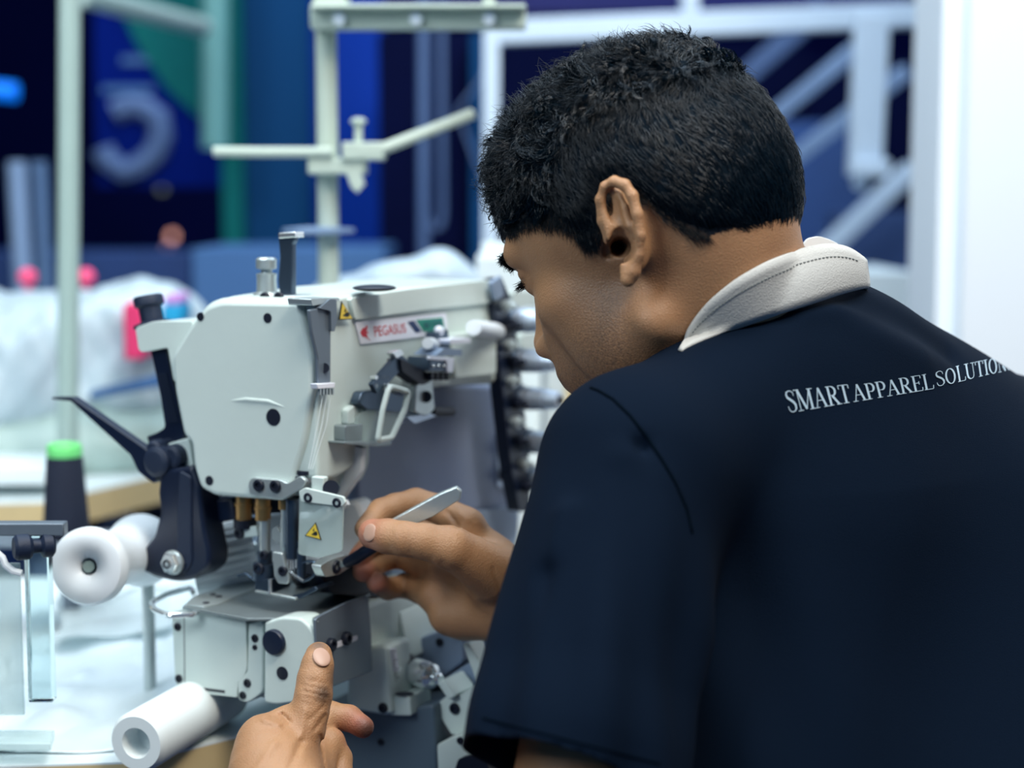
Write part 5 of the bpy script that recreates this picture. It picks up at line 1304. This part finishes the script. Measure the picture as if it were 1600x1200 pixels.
# ---- lettering across the shoulders: thin roman capitals
def arcp(cx, cy, rx, ry, a0, a1, n=10): return [(cx + rx * math.cos(math.radians(a0 + (a1 - a0) * i / n)), cy + ry * math.sin(math.radians(a0 + (a1 - a0) * i / n))) for i in range(n + 1)]
TK, TN, SF = 0.115, 0.045, 0.035
def ln_(x0, y0, x1, y1, w_): return ('l', [(x0, y0), (x1, y1)], [w_, w_])
def serif(x, y, w_=0.30): return ('h', (x - w_ / 2, x + w_ / 2, y))
def ser(x, y): return serif(x, y)
bowl = lambda cx, cy, rx, ry: ('c', arcp(cx, cy, rx, ry, 90, -90, 12), [TN + (TK - TN) * math.sin(math.pi * i / 12) for i in range(13)])
GL = {
 'S': (0.56, [('c', [(0.47, 0.74), (0.46, 0.88), (0.36, 0.97), (0.24, 0.975), (0.12, 0.92), (0.08, 0.80), (0.12, 0.68), (0.26, 0.57), (0.40, 0.45), (0.47, 0.32), (0.46, 0.16), (0.36, 0.05), (0.24, 0.02), (0.12, 0.06), (0.06, 0.18), (0.05, 0.30)], [0.03, TN, TN, TN, 0.07, 0.09, TK, TK, TK, TK, 0.09, TN, TN, TN, TN, 0.03])]),
 'M': (0.95, [ln_(0.14, 0.02, 0.14, 0.98, TN), ln_(0.16, 0.98, 0.48, 0.05, TK), ln_(0.80, 0.98, 0.48, 0.05, TN), ln_(0.80, 0.02, 0.80, 0.98, TK), ser(0.14, 0.0), ser(0.80, 0.0), ser(0.10, 0.97), ser(0.84, 0.97)]),
 'A': (0.74, [ln_(0.10, 0.02, 0.36, 0.98, TN), ln_(0.36, 0.98, 0.62, 0.02, TK), ('h', (0.19, 0.52, 0.34)), ser(0.10, 0.0), ser(0.63, 0.0)]),
 'R': (0.70, [ln_(0.16, 0.02, 0.16, 0.98, TK), ('h', (0.16, 0.36, 0.965)), ('h', (0.16, 0.36, 0.50)), bowl(0.34, 0.735, 0.18, 0.235), ln_(0.32, 0.50, 0.60, 0.02, TK), ser(0.16, 0.0), ser(0.62, 0.0), ('h', (0.04, 0.18, 0.965))]),
 'T': (0.62, [ln_(0.31, 0.02, 0.31, 0.98, TK), ('h', (0.03, 0.59, 0.965)), ser(0.31, 0.0), ln_(0.04, 0.97, 0.04, 0.78, TN), ln_(0.58, 0.97, 0.58, 0.78, TN)]),
 'P': (0.60, [ln_(0.16, 0.02, 0.16, 0.98, TK), ('h', (0.04, 0.36, 0.965)), ('h', (0.16, 0.36, 0.46)), bowl(0.34, 0.715, 0.18, 0.255), ser(0.16, 0.0)]),
 'E': (0.62, [ln_(0.16, 0.02, 0.16, 0.98, TK), ('h', (0.04, 0.54, 0.965)), ('h', (0.16, 0.42, 0.51)), ('h', (0.04, 0.56, 0.0)), ln_(0.54, 0.97, 0.54, 0.80, TN), ln_(0.56, 0.02, 0.58, 0.22, TN), ln_(0.42, 0.42, 0.42, 0.62, TN)]),
 'L': (0.60, [ln_(0.16, 0.02, 0.16, 0.98, TK), ('h', (0.04, 0.54, 0.0)), ('h', (0.04, 0.28, 0.965)), ln_(0.55, 0.02, 0.58, 0.24, TN)]),
 'O': (0.74, [('c', arcp(0.36, 0.49, 0.27, 0.475, 90, 450, 26), [TN + (TK - TN) * abs(math.sin(math.pi * i / 13)) for i in range(27)])]),
 'U': (0.74, [('c', [(0.15, 0.98), (0.15, 0.30), (0.18, 0.13), (0.28, 0.03), (0.38, 0.02), (0.50, 0.06), (0.56, 0.16), (0.58, 0.30), (0.58, 0.98)], [TK, TK, TK, 0.07, TN, TN, TN, TN, TN]), ser(0.15, 0.965), ser(0.58, 0.965)]),
 'I': (0.34, [ln_(0.17, 0.02, 0.17, 0.98, TK), ser(0.17, 0.0), ser(0.17, 0.965)]),
 'N': (0.76, [ln_(0.14, 0.02, 0.14, 0.98, TN), ln_(0.14, 0.98, 0.62, 0.02, TK), ln_(0.62, 0.02, 0.62, 0.98, TN), ser(0.14, 0.0), ser(0.12, 0.965), ser(0.62, 0.965)]),
}
def strokes(ch):
    out = []
    for s_ in GL[ch][1]:
        if s_[0] == 'h':
            x0, x1, y = s_[1]; n = 4
            out += [[(x0 + (x1 - x0) * i / n, y + dy) for i in (k, k + 1) for dy in ((0, SF) if i == k else (SF, 0))] for k in range(n)]
        else:
            pts, ws = s_[1], s_[2]
            if len(pts) == 2:
                pts = [(pts[0][0] + (pts[1][0] - pts[0][0]) * t / 5, pts[0][1] + (pts[1][1] - pts[0][1]) * t / 5) for t in range(6)]; ws = [ws[0]] * 6
            L_, R_ = [], []
            for i, (x, y) in enumerate(pts):
                a = pts[min(i + 1, len(pts) - 1)]; b = pts[max(i - 1, 0)]; t = np.array([a[0] - b[0], a[1] - b[1]]); t = t / (np.linalg.norm(t) + 1e-9)
                nx, ny = -t[1] * ws[i] / 2, t[0] * ws[i] / 2
                L_.append((x + nx, y + ny)); R_.append((x - nx, y - ny))
            out += [[L_[i], L_[i + 1], R_[i + 1], R_[i]] for i in range(len(pts) - 1)]
    return out
words = [('SMART', 1232, 1331), ('APPAREL', 1334, 1459), ('SOLUTIONS', 1463, 1582)]
bx_ = [1225, 1234, 1330, 1337, 1458, 1467, 1500, 1540, 1575, 1600]; by_ = [647, 645.5, 629, 628, 608, 604, 597, 587, 580, 572]
tx_ = [1215, 1219, 1326, 1350, 1441, 1470, 1510, 1552, 1575, 1600]; ty_ = [612.5, 612, 600.5, 600, 585.5, 579, 569, 560.5, 558, 556]
lv, lf = [], []; c0 = 0
for wd, xa, xb in words:
    tot = sum(GL[c][0] for c in wd); x = 0.0
    for c in wd:
        for poly in strokes(c):
            pts_ = []
            for (gx, gy) in poly:
                s_ = (x + gx) / tot
                if wd == 'SOLUTIONS': s_ = 1.22 * s_ - 0.22 * s_ * s_          # turns away over the shoulder
                bxp = xa + (xb - xa) * s_
                byp = np.interp(bxp, bx_, by_); txp = bxp - 9 + 6 * (bxp - 1230) / 330; typ = np.interp(txp, tx_, ty_)
                q_ = onshirt(bxp + (txp - bxp) * gy, byp + (typ - byp) * gy, 0.0007)
                if q_ is None: break
                pts_.append(q_)
            if len(pts_) == 4:
                lv += pts_; lf.append((c0, c0 + 1, c0 + 2, c0 + 3)); c0 += 4
        x += GL[c][0]
M['print'] = mat('pale_print_ink', (158, 178, 192), 0.7, var=0.05, scale=600)
MB().add(lv, lf).build('lettering', M['print'], shirt, smooth=False, label='pale printed capitals across the shoulders')
# ---- trousers, out of the frame, carrying the seated body
kn = [np.array([HIP[0] - 0.36, HIP[1] + 0.02, 0.56]), np.array([HIP[0] - 0.18, HIP[1] + 0.33, 0.56])]
MBt = MB()
def legs_fn(p):
    d = ellp(p, HIP, (0.17, 0.15, 0.13))
    for k, o in zip(kn, (np.array([-0.04, -0.09, 0]), np.array([0.10, 0.07, 0]))):
        a = HIP + o; ft = np.array([k[0], k[1], 0.10])
        d = smin(d, np.minimum(cone(p, a, k, 0.085, 0.062), cone(p, k, ft, 0.058, 0.05)), 0.03)
    d = smin(d, cone(p, HIP, HIP + E3 * 0.2, 0.13, 0.13), 0.04)
    return d
lv2, lf2 = surface(legs_fn, HIP - np.array([0.55, 0.30, 0.56]), HIP + np.array([0.30, 0.55, 0.36]), 0.012)
link_surface('trousers', lv2, lf2, mat('dark_trousers', (14, 20, 34), 0.9), man)
for k in kn:
    MB().ellip((k[0] - 0.04, k[1] + 0.01, 0.04), 0.13, 0.05, 0.045).ellip((k[0] + 0.01, k[1], 0.07), 0.055, 0.05, 0.06).build('shoe', M['black'], man, ang=180)
stool = empty('stool', (HIP[0], HIP[1], 0), 'round black work stool under the seated man', 'stool')
MB().lathe((HIP[0], HIP[1], 0.385), (0, 0, 1), [(0.17, 0), (0.18, 0.01), (0.18, 0.045), (0.16, 0.055), (0, 0.055)], 32).build('seat', M['rubber'], stool)
MB().cyl((HIP[0], HIP[1], 0.05), (HIP[0], HIP[1], 0.386), 0.025).build('pillar', M['steel'], stool)
MB().lathe((HIP[0], HIP[1], 0.0), (0, 0, 1), [(0.2, 0), (0.2, 0.02), (0.03, 0.05)], 32).build('foot', M['dsteel'], stool)

# ---- the tool in the right hand
tl = empty('screwdriver', P(660, 800, 1.20), 'flat bright steel tool with black grip held in the man\'s right hand', 'tool')
q4 = [P(x, y, d) for x, y, d in ((598, 821, 1.212), (640, 797, 1.208), (690, 770, 1.203), (713, 761, 1.200), (721, 768, 1.200), (719, 781, 1.200), (676, 808, 1.205), (632, 826, 1.212))]
MB().prism(q4, nrm(np.array([0.1, 1, 0.2])) * 0.004).build('steel_bar', M['steel'], tl, 0.0008)
MB().tube([P(626, 826, 1.215), P(590, 850, 1.222), P(556, 872, 1.232), P(540, 880, 1.236)], [0.0042, 0.0046, 0.0046, 0.0036], 14).build('grip', M['black'], tl)
MB().tube([P(541, 879, 1.236), P(520, 889, 1.241), P(503, 897, 1.244)], [0.0024, 0.0018, 0.0010], 10).build('tip', M['steel'], tl)

hl = [onshirt(x, y, 0.0004) for x, y in [(755 + k * 12, 1122 + k * 3.1) for k in range(24)]]
hl = [h for h in hl if h is not None]
if len(hl) > 3: MB().tube(hl, 0.0005, 6).build('hem_stitch', M['seam'], shirt, ang=180)

# ---- repeats share a group
for o in COL.objects:
    if o.parent is None and 'label' in o.keys():
        k = o.name.split('.')[0]
        g = dict(panel='panels of the stand in the background', grey_post='short grey posts at the left edge', indicator_lamp='point lamps on the back wall', thread_ball='pink thread balls by the wrapped machine', counter='low counters in the background').get(k)
        if g: o['group'] = g
